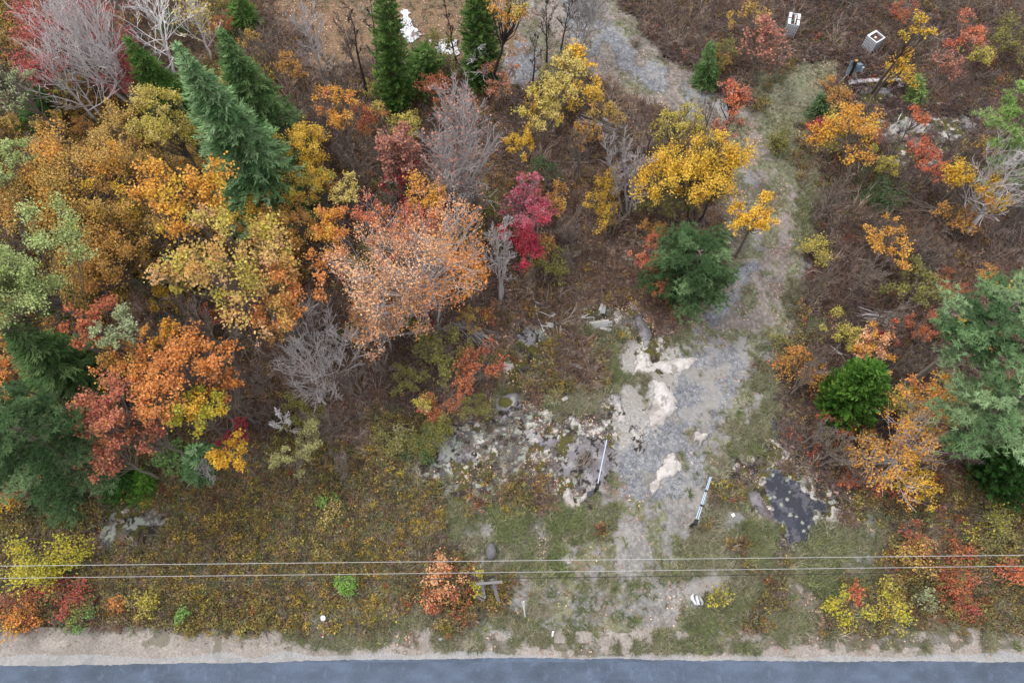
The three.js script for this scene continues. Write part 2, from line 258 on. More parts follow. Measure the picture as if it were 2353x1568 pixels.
// pine: long boughs that end in tufts of long needles
function pine(name, label, cx, cy, hc, rpx, col, o = {}) {
  const R = rng(o.seed ?? SEED++ * 13 + 7), Cn = U(cx, cy, hc), r = rpx / ppm(Cn), ry = o.ry ?? r * 0.75, hx = H(Cn[0], Cn[2]), B = [Cn[0], hx, Cn[2]], T = thing(name, label, 'tree', B, o.group), C = [0, Cn[1], 0];
  const tb = new Buf(), topY = C[1] + ry * 0.9; tube(tb, [0, 0.3, 0.6, 1].map((t) => [(R() - 0.5) * 0.15, -0.1 + topY * t, (R() - 0.5) * 0.15]), [0.15, 0.12, 0.08, 0.02].map((v) => v * Math.min(1.2, r / 1.8)), 6, BARK.mid); tb.mesh('trunk', M.bark, T, true);
  const fb = new Buf(8192), nb = o.boughs ?? 22, cols = NL[col];
  for (let k = 0; k < nb; k++) {
    const f = (k + 0.5) / nb, yy = C[1] + ry * (-0.85 + 1.75 * f), az = k * 2.39996 + R() * 0.5, reach = r * Math.sqrt(Math.max(0.05, 1 - Math.pow(-0.6 + 1.5 * f, 2))) * (0.65 + 0.5 * R()), bb = new Buf();
    const dx = Math.cos(az), dz = Math.sin(az), at = (s) => [dx * reach * s, Math.max(0.15, yy + reach * (0.05 * s + 0.18 * s * s)), dz * reach * s];
    tube(bb, [at(0), at(0.4), at(0.75), at(1)], [0.04, 0.03, 0.02, 0.008], 4, BARK.mid);
    const tone = 0.78 + R() * 0.45, base2 = cols[(R() * cols.length) | 0], nt = Math.max(16, Math.round(reach * 46 * (o.dens ?? 1)));
    for (let q = 0; q < nt; q++) {
      const s = Math.pow(R(), 0.6), p = at(0.18 + 0.85 * s), sp = reach * 0.34 * (0.35 + 0.65 * s), c = [p[0] + gauss(R) * sp, Math.max(0.1, p[1] + gauss(R) * sp * 0.55 + 0.05), p[2] + gauss(R) * sp];
      const j0 = tone * (0.85 + R() * 0.3), m = 13, ln = (o.len ?? 0.17);
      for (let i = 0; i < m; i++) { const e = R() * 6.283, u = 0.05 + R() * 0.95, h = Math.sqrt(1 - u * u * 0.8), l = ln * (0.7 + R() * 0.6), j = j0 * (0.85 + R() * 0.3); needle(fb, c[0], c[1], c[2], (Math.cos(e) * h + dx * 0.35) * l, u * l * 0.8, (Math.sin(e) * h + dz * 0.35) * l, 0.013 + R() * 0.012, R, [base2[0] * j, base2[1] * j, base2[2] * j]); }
    }
    bb.mesh('branch', M.bark, T, false);
  }
  fb.mesh('crown', M.needle, T, false);
  return T;
}
function bush(name, label, cx, cy, rpx, h, pal, o = {}) { return tree(name, label, cx, cy, h * 0.5, rpx, pal, { cat: 'shrub', ry: h * 0.5, leaf: 0.11, tr: 0.02, stems: 3, rc: 0.3, twigs: 3, lai: 2.2, ...o }); }

// ---------- what covers the ground, where (plan cells of 78.4 units) ----------
const CELLS = [
  'YYRRRRORTTTTTTTtttBBBRRBBBBBBB', 'YYRRRRRRRTTTTTTRtttBBRRBBBBBBB', 'DDRRRROYRRRRRRTRRRttRBGGBBBBBB', 'DYYYYYOYRRRRRRRRRRRRttGGBKKBBB',
  'YYYYYYDDYRRRRRRRRRRRYttGBBKKBB', 'YYYYYYDDYRRRRRRRRRRRYttGBBBBBB', 'YYYYYYYYYRRRRRRRRRRRRttGBBBRRB', 'YYYYYRYYYRRRRRRRRRRRRttGBBRRRR',
  'DYYYRRRYYRRRRRRRRRRRGttGBBRRRB', 'DYYRRRRRRRRRRRRRRKKGGttGBBBRRB', 'DDYRRRRRRRRRRRRGGGppgtGBBBBBBB', 'DDYRRRRRRRRRRRGLGGGpgGGBBBBBBB',
  'DDDROORRRRROOKKGKKpggGGBBBBBBB', 'DDDOOOOOOOOOKKKKKKggGGKBBBBBBB', 'DDOOOOOOOOOOOGKKKGttGGKKBOMMOO', 'OOOOOOOOOOOOOGGGGGtGGGKKGGOMOO',
  'OOOOOOOOOOOOMOGGtttGGGGGGGMMOO', 'MOMOOOOOOOOOMMOGttttGGGtOOOMMO', 'OYOOOOOOOGOOGGGGttttGGGGOOGGOO', 'ssssssssssssssssssssssssssssss'];
// patches over the cells: x, y, half-widths, turn in degrees, what
const PATCH = [
  [1640, 850, 95, 60, -40, 'g'], [1590, 950, 62, 90, 35, 'g'], [1530, 1060, 80, 78, 30, 'g'], [1482, 1112, 40, 46, 0, 'g'], [1690, 820, 45, 30, 0, 'g'],
  [1530, 915, 40, 75, 15, 'p'], [1485, 832, 38, 22, 20, 'p'], [1568, 840, 48, 18, -10, 'p'], [1440, 935, 38, 45, -20, 'p'],
  [1830, 1150, 110, 70, 10, 'K'], [1450, 1300, 70, 60, 30, 't'], [1310, 1285, 48, 26, 0, 's'],  [1370, 1400, 110, 44, 0, 't'], [1480, 1430, 90, 40, 0, 't'], [1350, 1380, 46, 30, 0, 's'], [1470, 1380, 50, 36, 20, 's'], [1440, 1440, 60, 20, 0, 's'], [1290, 1440, 50, 24, 0, 's'], [1530, 1165, 50, 40, 0, 's'], [1590, 1250, 26, 40, 0, 's'],
  [1660, 700, 22, 90, 18, 'p'], [1780, 480, 18, 110, -4, 'p'], [1755, 660, 30, 80, 15, 'g'], [1490, 160, 70, 26, 38, 'g'], [1590, 225, 70, 20, 20, 'g'], [1300, 60, 110, 40, 20, 'g'], [1210, 150, 45, 45, 0, 'g'],
  [1360, 865, 75, 34, 0, 'L'], [1350, 800, 50, 25, 0, 'L'], [1172, 1205, 36, 50, 0, 'L'], [1285, 1190, 42, 38, 20, 'L'], [1735, 1245, 46, 52, 0, 'L'], [1905, 1258, 62, 56, 0, 'L'], [1740, 1010, 26, 34, 0, 'L'], [1300, 1310, 40, 24, 0, 'L'], [1900, 1330, 50, 40, 0, 'L'],
  [1250, 850, 150, 75, 0, 'X'], [1150, 1130, 120, 50, 0, 'X'], [1390, 1190, 70, 40, -40, 'G'], [1600, 1090, 60, 14, 0, 'G'], [1715, 950, 55, 80, 0, 'G'], [1800, 250, 62, 95, 10, 'G'], [1870, 175, 60, 45, 0, 'G'], [1690, 730, 40, 70, 20, 'G'], [1735, 780, 60, 40, 0, 'G'], [1640, 1300, 80, 110, 0, 'G'],
  [1815, 470, 22, 120, 0, 'O'], [1770, 560, 30, 20, 0, 't'], [1880, 700, 30, 60, 0, 'B'], [1540, 720, 60, 30, 0, 'R'],
  [1050, 1010, 60, 60, 0, 'K'], [1330, 1060, 80, 60, 0, 'K'], [1310, 1140, 60, 40, 0, 'K'], [1200, 980, 80, 60, 0, 'K'], [1110, 1120, 30, 30, 0, 'K'], [300, 1210, 105, 48, -20, 'K'], [230, 1255, 34, 40, 0, 'K'], [1220, 770, 46, 24, 0, 'K'], [1810, 1040, 60, 30, 40, 'K'], [1700, 1080, 30, 34, 0, 'K'], [1830, 1330, 46, 16, 30, 's'],
  [2060, 300, 60, 34, 0, 'K'], [2180, 300, 60, 30, 20, 'K'], [2010, 205, 55, 22, 0, 'K'], [1905, 165, 26, 18, 0, 's'], [1380, 745, 50, 40, 0, 'K'], [1500, 790, 40, 60, 0, 'K'],
  [1745, 430, 66, 110, -10, 't'], [1768, 560, 58, 90, 0, 't'], [1745, 670, 66, 80, 10, 't'], [1700, 330, 60, 50, 30, 't'], [1420, 125, 100, 56, 42, 'g'], [1560, 218, 110, 36, 22, 'g'], [1500, 150, 90, 34, 40, 't'], [1735, 430, 52, 110, -10, 'q'], [1762, 550, 50, 90, -2, 'q'], [1676, 690, 30, 100, 18, 'q'], [1700, 320, 50, 56, 30, 'q'], [1790, 690, 30, 60, 0, 'q'], [1720, 590, 30, 60, 10, 'G'], [1735, 640, 36, 90, 14, 'G'], [1790, 600, 24, 90, 3, 't'], [1800, 440, 14, 100, -6, 'G'], [1770, 660, 26, 50, 5, 'g'], [1700, 700, 30, 80, 12, 'G'], [1420, 1300, 110, 80, -25, 'd'], [1500, 1210, 80, 80, 30, 'd'], [1400, 1400, 160, 50, 0, 'd'], [1340, 1440, 120, 30, 0, 'd'], [1500, 1330, 70, 60, 0, 'd'], [1560, 1170, 50, 60, 20, 'd'],  [930, 70, 20, 60, -20, 'T'], [840, 60, 150, 60, 0, 'T'], [1190, 60, 30, 60, 0, 'T'], [1410, 310, 90, 50, 0, 'R'],
];
for (const p of PATCH) { const a = p[4] * Math.PI / 180; p[6] = Math.cos(a); p[7] = Math.sin(a); }
const TRACK = [[1655, 800, 86], [1715, 705, 92], [1765, 610, 78], [1782, 510, 66], [1768, 420, 64], [1728, 345, 66], [1690, 285, 66], [1610, 238, 64], [1510, 180, 68], [1410, 105, 84], [1310, 40, 104], [1230, -30, 110]];
const DRIVE = [[1660, 790, 90], [1640, 880, 86], [1590, 980, 84], [1560, 1080, 86], [1545, 1170, 76], [1490, 1255, 96], [1430, 1345, 128], [1415, 1460, 150]];
const SPUR = [[1768, 380, 40], [1800, 290, 52], [1835, 215, 56], [1890, 168, 44]];
// how far a point lies from a track's middle: 0 on it, 1 at its edge; the sign tells the side
function along(L, px, py) { let best = 9, sg = 1; for (let i = 1; i < L.length; i++) { const a = L[i - 1], b = L[i], dx = b[0] - a[0], dy = b[1] - a[1], t = clamp(((px - a[0]) * dx + (py - a[1]) * dy) / (dx * dx + dy * dy)), ex = px - a[0] - dx * t, ey = py - a[1] - dy * t, d = Math.hypot(ex, ey) / lerp(a[2], b[2], t); if (d < best) { best = d; sg = dx * ey - dy * ex > 0 ? 1 : -1; } } return [best, sg]; }
function mixed(k, x, z) { if (k !== 'G' && k !== 'X') return k; const n = fbm(x * 0.75 + 61, z * 0.75 + 17, 4) + (vn(x * 6, z * 6) - 0.5) * 0.12; return k === 'G' ? (n < 0.33 ? 'O' : n > 0.63 ? 'd' : 'G') : n < 0.42 ? 'R' : n < 0.53 ? 'G' : n < 0.6 ? 'O' : 'K'; }
function coverAt(x, z) {
  const q = PX(x, 0, z), w1 = fbm(x * 0.55, z * 0.55, 4) - 0.5, w2 = fbm(x * 0.55 + 90, z * 0.55 + 33, 4) - 0.5, w3 = vn(x * 5.1, z * 5.1) - 0.5, w4 = vn(x * 5.1 + 50, z * 5.1) - 0.5;
  const px = q[0] + w1 * 84 + w3 * 38, py = q[1] + w2 * 84 + w4 * 38;
  if (q[1] > 1440 && z > -2) { const lim = q[0] < 420 ? 1440 : q[0] < 820 ? lerp(1440, 1484, (q[0] - 420) / 400) : 1489; const e = q[1] + w1 * 60 + w3 * 10; if (e > lim + 5) return 's'; if (e > lim - 45 && vn(x * 2.2, z * 2.2) > 0.62) return 's'; if (e > 1450) return vn(x * 1.3, z * 1.3) > 0.42 ? 'G' : 't'; }
  { const qx = q[0] + w1 * 46 + w3 * 30, qy = q[1] + w2 * 46 + w4 * 30, s = along(SPUR, qx, qy); let a = along(TRACK, qx, qy); if (qy < 780 && a[0] < 1) { const n = fbm(x * 1.1 + 4, z * 1.1 + 71, 3); if (qy < 270) return n < 0.4 ? 'q' : a[0] < 0.5 && n > 0.46 ? 'g' : n > 0.62 ? 'u' : 't'; return a[0] < 0.3 ? (n > 0.56 ? 'q' : 'u') : a[0] < 0.72 ? (n < 0.42 ? 'u' : a[1] > 0 ? 'q' : n > 0.5 ? 'g' : 'q') : 'u'; } if (s[0] < 1) return 'u'; a = along(DRIVE, qx, qy); if (a[0] < 1) { const n = fbm(x * 1.0 + 24, z * 1.0 + 7, 4); for (const p of PATCH) if (p[5] === 'g' || p[5] === 'p') { const dx = px - p[0], dy = py - p[1], u = (dx * p[6] + dy * p[7]) / p[2], v = (-dx * p[7] + dy * p[6]) / p[3]; if (u * u + v * v < 1) return p[5] === 'g' && n > 0.56 ? 'd' : p[5] === 'p' && n > 0.62 ? 'd' : p[5]; } return a[0] > 0.7 ? (n > 0.5 ? 'd' : 'u') : n > 0.53 && qy < 1130 ? 'g' : n < 0.36 ? 'u' : 'd'; } }
  for (let i = PATCH.length - 1; i >= 0; i--) { const p = PATCH[i], dx = px - p[0], dy = py - p[1], u = (dx * p[6] + dy * p[7]) / p[2], v = (-dx * p[7] + dy * p[6]) / p[3]; if (u * u + v * v < 1) return mixed(p[5], x, z); }
  const r = clamp(Math.floor(py / 78.4), 0, 18), c = clamp(Math.floor(px / 78.4), 0, 29); return mixed(CELLS[r][c], x, z);
}
const SOIL = {
  s: [[196, 186, 178], [174, 164, 156], [154, 146, 138]], u: [[148, 148, 120], [122, 122, 94], [168, 168, 144]], q: [[170, 159, 152], [144, 134, 127], [190, 180, 172]], d: [[168, 165, 162], [146, 142, 138], [186, 183, 179]], g: [[156, 158, 163], [132, 134, 141], [180, 180, 183]], p: [[204, 200, 197], [182, 176, 170], [156, 150, 143]], t: [[156, 152, 146], [128, 122, 106], [106, 100, 80]],
  G: [[128, 122, 102], [104, 99, 80], [154, 148, 132]], L: [[92, 96, 60], [74, 82, 50], [114, 114, 76]], B: [[72, 55, 48], [48, 37, 33], [116, 98, 92]], R: [[102, 79, 66], [72, 55, 47], [150, 122, 106]],
  Y: [[88, 66, 34], [62, 46, 26], [116, 86, 40]], O: [[92, 78, 50], [66, 56, 38], [120, 108, 74]], K: [[114, 110, 109], [90, 85, 46], [80, 71, 58]], M: [[104, 76, 44], [78, 60, 36], [126, 96, 56]], T: [[172, 140, 106], [144, 118, 90], [122, 100, 76]], D: [[50, 50, 30], [38, 40, 24], [66, 60, 36]],
};
const SOILL = {}; for (const k in SOIL) SOILL[k] = SOIL[k].map((c) => lin(c));
const SNOW = lin([222, 216, 211]), PALE = lin([186, 181, 177]), MOSS = lin([98, 94, 34]), CHAR = lin([58, 50, 42]), LICH = lin([176, 182, 168]);
function soil(x, z, o) {
  const k = coverAt(x, z), S = SOILL[k], a = fbm(x * 1.7, z * 1.7, 3), b = vn(x * 9, z * 9), c = vn(x * 27 + 3, z * 27), d = hash2(Math.round(x * 41), Math.round(z * 41));
  let r, g, bl;
  if (k === 'K') {
    const m = fbm(x * 0.9 + 20, z * 0.9, 4), q = fbm(x * 2.6 + 70, z * 2.6, 4), e = a * 0.4 + q * 0.6;
    let A = m > 0.56 ? S[1] : m < 0.43 ? S[0] : S[2];
    if (q + (c - 0.5) * 0.12 > (x > 2.2 ? 0.63 : 0.69)) A = SNOW; else if (q < 0.38) A = CHAR; else if (m < 0.47 && vn(x * 6, z * 6) > 0.62) A = LICH; else if (m > 0.48 && e > 0.46) A = MOSS;
    const j = 0.72 + 0.56 * (b * 0.5 + c * 0.5); r = A[0] * j; g = A[1] * j; bl = A[2] * j;
  } else {
    const t = sstep(0.3, 0.7, a * 0.55 + b * 0.45), u = sstep(0.5, 0.85, c * 0.6 + b * 0.4);
    r = lerp(lerp(S[1][0], S[0][0], t), S[2][0], u); g = lerp(lerp(S[1][1], S[0][1], t), S[2][1], u); bl = lerp(lerp(S[1][2], S[0][2], t), S[2][2], u);
    const j = 0.8 + 0.4 * d; r *= j; g *= j; bl *= j;
    if (k === 'g' && d > 0.9) { r *= 1.35; g *= 1.35; bl *= 1.35; } else if (k === 'g' && d < 0.1) { r *= 0.6; g *= 0.6; bl *= 0.6; }
    if (k === 'g' || k === 'd' || k === 'p') { const e = fbm(x * 0.9 + 33, z * 0.9 + 12, 4), m = 0.78 + 0.44 * e; r *= m; g *= m; bl *= m; if (e > 0.58 && k !== 'p') { const w = sstep(0.58, 0.7, e) * 0.6; r = lerp(r, SOILL.p[1][0], w); g = lerp(g, SOILL.p[1][1], w); bl = lerp(bl, SOILL.p[1][2], w); } }
    if (k === 's') { const q = fbm(x * 0.8, z * 3.2, 3); const m = 0.82 + 0.36 * q; r *= m; g *= m; bl *= m; }
    if ((k === 't' || k === 's') && fbm(x * 1.4 + 11, z * 1.4 + 60, 3) > 0.68) { r = lerp(r, SOILL.G[0][0], 0.7); g = lerp(g, SOILL.G[0][1], 0.7); bl = lerp(bl, SOILL.G[0][2], 0.7); }
  }
  if (z > -0.26 + (vn(x * 0.8, 3) - 0.5) * 0.3) { const w = 0.6; r = lerp(r, 0.26 * (0.85 + d * 0.3), w); g = lerp(g, 0.265 * (0.85 + d * 0.3), w); bl = lerp(bl, 0.28 * (0.85 + d * 0.3), w); }
  o[0] = r; o[1] = g; o[2] = bl;
}
const X0 = -37, X1 = 37, Z0 = -43, Z1 = 5;
const edgeZ = (x) => 0.0 + 0.13 * sstep(-4, -21, x) * 1.1 - 0.12 * Math.exp(-x * x / 60) + (vn(x * 1.1, 5) - 0.5) * 0.04 + (vn(x * 9, 15) - 0.5) * 0.045;
{ // ground: a relief sheet with its soil map, and the plain beyond it
  const W = 2048, Hh = Math.round(2048 * (Z1 - Z0) / (X1 - X0)), d = new Uint8Array(W * Hh * 4), o = [0, 0, 0], enc = (v) => { v = clamp(v); return Math.round(255 * (v <= 0.0031308 ? v * 12.92 : 1.055 * Math.pow(v, 1 / 2.4) - 0.055)); };
  for (let j = 0; j < Hh; j++) for (let i = 0; i < W; i++) { const x = X0 + (i + 0.5) / W * (X1 - X0), z = Z1 - (j + 0.5) / Hh * (Z1 - Z0); soil(x, z, o); const k = (j * W + i) * 4; d[k] = enc(o[0]); d[k + 1] = enc(o[1]); d[k + 2] = enc(o[2]); d[k + 3] = 255; }
  const map = new THREE.DataTexture(d, W, Hh); map.colorSpace = THREE.SRGBColorSpace; map.magFilter = THREE.LinearFilter; map.needsUpdate = true;
  const n = 512, bd = new Uint8Array(n * n * 4); for (let j = 0; j < n; j++) for (let i = 0; i < n; i++) { const v = Math.round(255 * clamp(hash2(i, j) * 0.45 + vn(i * 0.25, j * 0.25) * 0.55)); bd.set([v, v, v, 255], (j * n + i) * 4); }
  const bump = new THREE.DataTexture(bd, n, n); bump.magFilter = THREE.LinearFilter; bump.wrapS = bump.wrapT = THREE.RepeatWrapping; bump.repeat.set(9, 6); bump.needsUpdate = true;
  const nx = 300, nz = 200, pos = new Float32Array((nx + 1) * (nz + 1) * 3), uv = new Float32Array((nx + 1) * (nz + 1) * 2), idx = [];
  for (let j = 0; j <= nz; j++) for (let i = 0; i <= nx; i++) { const k = j * (nx + 1) + i, x = X0 + i / nx * (X1 - X0), z = Z0 + j / nz * (Z1 - Z0); let y = H(x, z); const e = Math.min(i, nx - i, j, nz - j); if (e < 4) y = lerp(-0.05, y, e / 4); pos.set([x, y, z], k * 3); uv.set([i / nx, 1 - j / nz], k * 2); if (i < nx && j < nz) idx.push(k, k + nx + 1, k + 1, k + 1, k + nx + 1, k + nx + 2); }
  const g = new THREE.BufferGeometry(); g.setAttribute('position', new THREE.BufferAttribute(pos, 3)); g.setAttribute('uv', new THREE.BufferAttribute(uv, 2)); g.setIndex(idx); g.computeVertexNormals(); TRIS += idx.length / 3;
  structure(new THREE.Mesh(g, new THREE.MeshStandardMaterial({ map, bumpMap: bump, bumpScale: 0.03, roughness: 0.95 })), 'ground');
  const far = new THREE.Shape(); far.moveTo(-1200, -1200); far.lineTo(1200, -1200); far.lineTo(1200, 1200); far.lineTo(-1200, 1200); far.closePath();
  const hole = new THREE.Path(); hole.moveTo(X0, -Z1); hole.lineTo(X1, -Z1); hole.lineTo(X1, -Z0); hole.lineTo(X0, -Z0); hole.closePath(); far.holes.push(hole);
  const fg = new THREE.ShapeGeometry(far); fg.rotateX(-Math.PI / 2);
  const fo = new THREE.Mesh(fg, mat([104, 86, 58], 1)); fo.position.y = -0.05; structure(fo, 'ground');
  // road: worn grey asphalt
  const rn = 700, rb = new Buf(8192), RX = 300, U2 = [];
  for (let i = 0; i <= rn; i++) { const x = i < 350 ? lerp(-22, 22, i / 349) : 0; void x; }
  const xs = []; for (let x = -RX; x < -26; x += 6) xs.push(x); for (let x = -26; x <= 26; x += 0.12) xs.push(x); for (let x = 28; x <= RX; x += 6) xs.push(x);
  const uvs = []; xs.forEach((x, i) => { const e = edgeZ(x); rb.v(x, -0.03, e - 0.05, 1, 1, 1); rb.v(x, 0.012, e, 1, 1, 1); rb.v(x, 0.03, e + 0.4, 1, 1, 1); rb.v(x, 0.07, 3.4, 1, 1, 1); rb.v(x, 0.01, 6.8, 1, 1, 1); for (const z of [e - 0.05, e, e + 0.4, 3.4, 6.8]) uvs.push(x / 17, z / 17); if (i) for (let s = 0; s < 4; s++) { const a = (i - 1) * 5 + s, b = i * 5 + s; rb.t(a, a + 1, b); rb.t(b, a + 1, b + 1); } });
  const rg = rb.geo(true); rg.setAttribute('uv', new THREE.BufferAttribute(new Float32Array(uvs), 2)); rg.deleteAttribute('color');
  const m = 2048, ad = new Uint8Array(m * m * 4); for (let j = 0; j < m; j++) for (let i = 0; i < m; i++) { const h = hash2(i, j), a = fbm(i / 90, j / 60, 3), c = vn(i * 0.5, j * 0.5), pale = h > 0.965 ? 0.18 : h < 0.05 ? -0.12 : 0; let v = 0.86 + 0.34 * (a - 0.5) + 0.1 * sstep(0.6, 0.8, fbm(i / 22 + 7, j / 30, 4)) + 0.14 * (h - 0.5) + 0.14 * (c - 0.5) + pale; const sc = j > 118 && j < 175 ? 0.16 * sstep(0.52, 0.66, fbm(i / 34 + 3, j / 5, 3)) * sstep(0.4, 0.6, fbm(i / 160, 4, 2)) : 0; v += sc; ad.set([Math.round(clamp(v) * 108), Math.round(clamp(v) * 124), Math.round(clamp(v) * 148), 255], (j * m + i) * 4); }
  const at = new THREE.DataTexture(ad, m, m); at.colorSpace = THREE.SRGBColorSpace; at.wrapS = at.wrapT = THREE.RepeatWrapping; at.magFilter = THREE.LinearFilter; at.needsUpdate = true;
  structure(new THREE.Mesh(rg, new THREE.MeshStandardMaterial({ map: at, color: new THREE.Color(0.55, 0.55, 0.55), roughness: 0.92, side: THREE.DoubleSide })), 'road');
}

// ---------- rock that comes through the soil ----------
function inside(P, x, z) { let c = false; for (let i = 0, j = P.length - 1; i < P.length; j = i++) if ((P[i][1] > z) !== (P[j][1] > z) && x < (P[j][0] - P[i][0]) * (z - P[i][1]) / (P[j][1] - P[i][1]) + P[i][0]) c = !c; return c; }
function sdf(P, x, z) { let d = 1e9; for (let i = 0, j = P.length - 1; i < P.length; j = i++) { const ax = P[j][0], az = P[j][1], bx = P[i][0] - ax, bz = P[i][1] - az, t = clamp(((x - ax) * bx + (z - az) * bz) / (bx * bx + bz * bz)); d = Math.min(d, Math.hypot(x - ax - bx * t, z - az - bz * t)); } return inside(P, x, z) ? d : -d; }
const ROCKS = [];
function rock(name, label, poly, h, colour, o = {}) {
  const P = poly.map((p) => { const g = G(p[0], p[1]); return [g[0], g[2]]; }), cx = P.reduce((s, p) => s + p[0], 0) / P.length, cz = P.reduce((s, p) => s + p[1], 0) / P.length, cell = o.cell ?? 0.05, m = 0.15;
  ROCKS.push(P);
  const x0 = Math.min(...P.map((p) => p[0])) - m, x1 = Math.max(...P.map((p) => p[0])) + m, z0 = Math.min(...P.map((p) => p[1])) - m, z1 = Math.max(...P.map((p) => p[1])) + m, nx = Math.ceil((x1 - x0) / cell), nz = Math.ceil((z1 - z0) / cell);
  const b = new Buf(4096), id = new Int32Array((nx + 1) * (nz + 1)).fill(-1), ok = new Uint8Array((nx + 1) * (nz + 1)), hy = H(cx, cz), out = [0, 0, 0];
  const at = (i, j) => { const k = j * (nx + 1) + i; if (id[k] < 0) { const x = x0 + i * cell, z = z0 + j * cell, rough = (o.rough ?? 0.2) * (fbm(x * 3 + 9, z * 3, 4) - 0.5) * 2.4 + ((fbm(x * 9, z * 9 + 4, 3) - 0.5) * 0.26 + (vn(x * 23, z * 23) - 0.5) * 0.06) * clamp((o.rough ?? 0.2) * 5, 0.3, 1), s = sdf(P, x, z) + rough;
      const e = h * sstep(0, o.round ?? 0.3, s) + sstep(0, 0.3, s) * ((fbm(x * 1.6, z * 1.6 + 8, 3) - 0.5) * (o.lump ?? 0.12) + (fbm(x * 8, z * 8, 2) - 0.5) * 0.03) - (s < 0 ? 0.06 : 0); ok[k] = s > -cell * 1.2 ? 1 : 0;
      colour(x, z, s, out); id[k] = b.v(x - cx, H(x, z) + e + 0.004 - hy, z - cz, out[0], out[1], out[2]); } return id[k]; };
  for (let j = 0; j < nz; j++) for (let i = 0; i < nx; i++) { const a = at(i, j), c = at(i + 1, j), d = at(i, j + 1), e = at(i + 1, j + 1), k = j * (nx + 1) + i; if (ok[k] && ok[k + 1] && ok[k + nx + 1] && ok[k + nx + 2]) { b.t(a, d, c); b.t(c, d, e); } }
  const g = b.geo(true), mesh = new THREE.Mesh(g, M.rock); mesh.position.set(cx, hy, cz); return tag(mesh, name, label, 'rock', o.group);
}
const cPale = [lin([232, 226, 222], 0.56), lin([216, 208, 203], 0.54), lin([188, 180, 175])], cGrey = [lin([158, 152, 158]), lin([132, 128, 132]), lin([186, 182, 182])], cDark = [lin([80, 84, 98]), lin([64, 67, 80]), lin([108, 108, 118])];
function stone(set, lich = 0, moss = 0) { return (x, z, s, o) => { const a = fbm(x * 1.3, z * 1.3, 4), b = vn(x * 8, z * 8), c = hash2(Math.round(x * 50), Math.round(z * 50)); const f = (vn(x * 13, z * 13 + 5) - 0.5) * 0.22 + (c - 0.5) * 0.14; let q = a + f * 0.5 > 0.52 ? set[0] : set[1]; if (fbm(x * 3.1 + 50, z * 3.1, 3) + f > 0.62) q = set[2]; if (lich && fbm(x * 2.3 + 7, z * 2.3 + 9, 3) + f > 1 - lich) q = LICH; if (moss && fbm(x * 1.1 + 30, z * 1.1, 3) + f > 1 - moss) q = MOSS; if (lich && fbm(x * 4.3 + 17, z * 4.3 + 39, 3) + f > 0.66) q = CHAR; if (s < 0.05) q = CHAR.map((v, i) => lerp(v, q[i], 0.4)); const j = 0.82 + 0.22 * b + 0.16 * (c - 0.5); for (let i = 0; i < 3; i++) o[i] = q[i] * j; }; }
const zq = (L) => L.map(([x, y]) => [1249.5 + x * 0.1875, 984.9 + y * 0.1875]);   // plan points read off an enlarged part of the survey
rock('rock_slab', 'long pale bare rock slab in the blue-grey gravel of the drive', zq([[1280, 640], [1275, 740], [1300, 795], [1345, 800], [1430, 715], [1450, 640], [1545, 600], [1690, 520], [1700, 440], [1640, 350], [1600, 275], [1510, 310], [1450, 380], [1440, 440], [1370, 520], [1365, 600]]), 0.09, stone(cPale), { rough: 0.07, round: 0.2 });
rock('rock_slab', 'ragged pale rock patch above the long slab in the drive', zq([[1830, 20], [1880, 5], [1930, 45], [2050, 20], [2030, 110], [1960, 150], [1920, 230], [1880, 225], [1870, 160], [1800, 240], [1800, 170], [1840, 110]]), 0.1, stone(cPale), { rough: 0.05, round: 0.12, lump: 0.05 });
rock('rock_slab', 'small pale rock knob between the two pale slabs in the gravel', zq([[1765, 260], [1840, 260], [1855, 320], [1820, 355], [1765, 320]]), 0.1, stone(cPale), { rough: 0.03, round: 0.15 });
rock('rock_slab', 'pair of tiny pale rock tips left of the ragged gravel rock', zq([[1645, 200], [1680, 190], [1730, 185], [1725, 235], [1680, 235]]), 0.05, stone(cPale), { rough: 0.08, round: 0.1 });
rock('rock_slab', 'wedge-shaped pair of pale stones at the lower edge of the gravel', zq([[1760, 390], [1800, 375], [1850, 420], [1825, 460], [1790, 430]]), 0.07, stone(cPale), { rough: 0.05, round: 0.12 });
rock('rock_slab', 'broad pale rock shoulder at the head of the gravel drive', [[1452, 832], [1470, 805], [1495, 812], [1500, 830], [1560, 818], [1606, 822], [1590, 848], [1536, 858], [1512, 850], [1480, 862], [1455, 856]], 0.12, stone(cPale), { rough: 0.12 });
rock('rock_slab', 'tall pale sandy rock face left of the gravel drive', [[1498, 870], [1530, 880], [1556, 910], [1552, 950], [1525, 978], [1492, 985], [1490, 950], [1502, 915]], 0.13, stone(cPale), { rough: 0.15 });
rock('rock_slab', 'lilac grey rock tongue pointing up beside the round pine', [[1456, 728], [1474, 722], [1496, 752], [1502, 776], [1482, 800], [1466, 770]], 0.12, stone(cGrey), { rough: 0.08 });
rock('rock_slab', 'narrow pale rock ledge with ragged edge left of the sandy rock face', [[1392, 905], [1416, 896], [1436, 930], [1440, 965], [1480, 985], [1486, 1035], [1462, 1050], [1452, 1000], [1420, 960]], 0.12, stone([cGrey[2], cPale[1], cGrey[0]], 0.2), { rough: 0.2 });
rock('rock_slab', 'grey rock ring around a round moss hollow', [[1130, 910], [1160, 906], [1190, 898], [1205, 915], [1200, 940], [1172, 950], [1170, 964], [1144, 966], [1142, 944]], 0.1, (x, z, s, o) => { const q = PX(x, 0, z); if (Math.hypot(q[0] - 1160, (q[1] - 926) * 1.4) < 17) { for (let i = 0; i < 3; i++) o[i] = MOSS[i] * (0.7 + 0.4 * vn(x * 9, z * 9)); } else stone(cGrey, 0.2)(x, z, s, o); }, { rough: 0.15 });
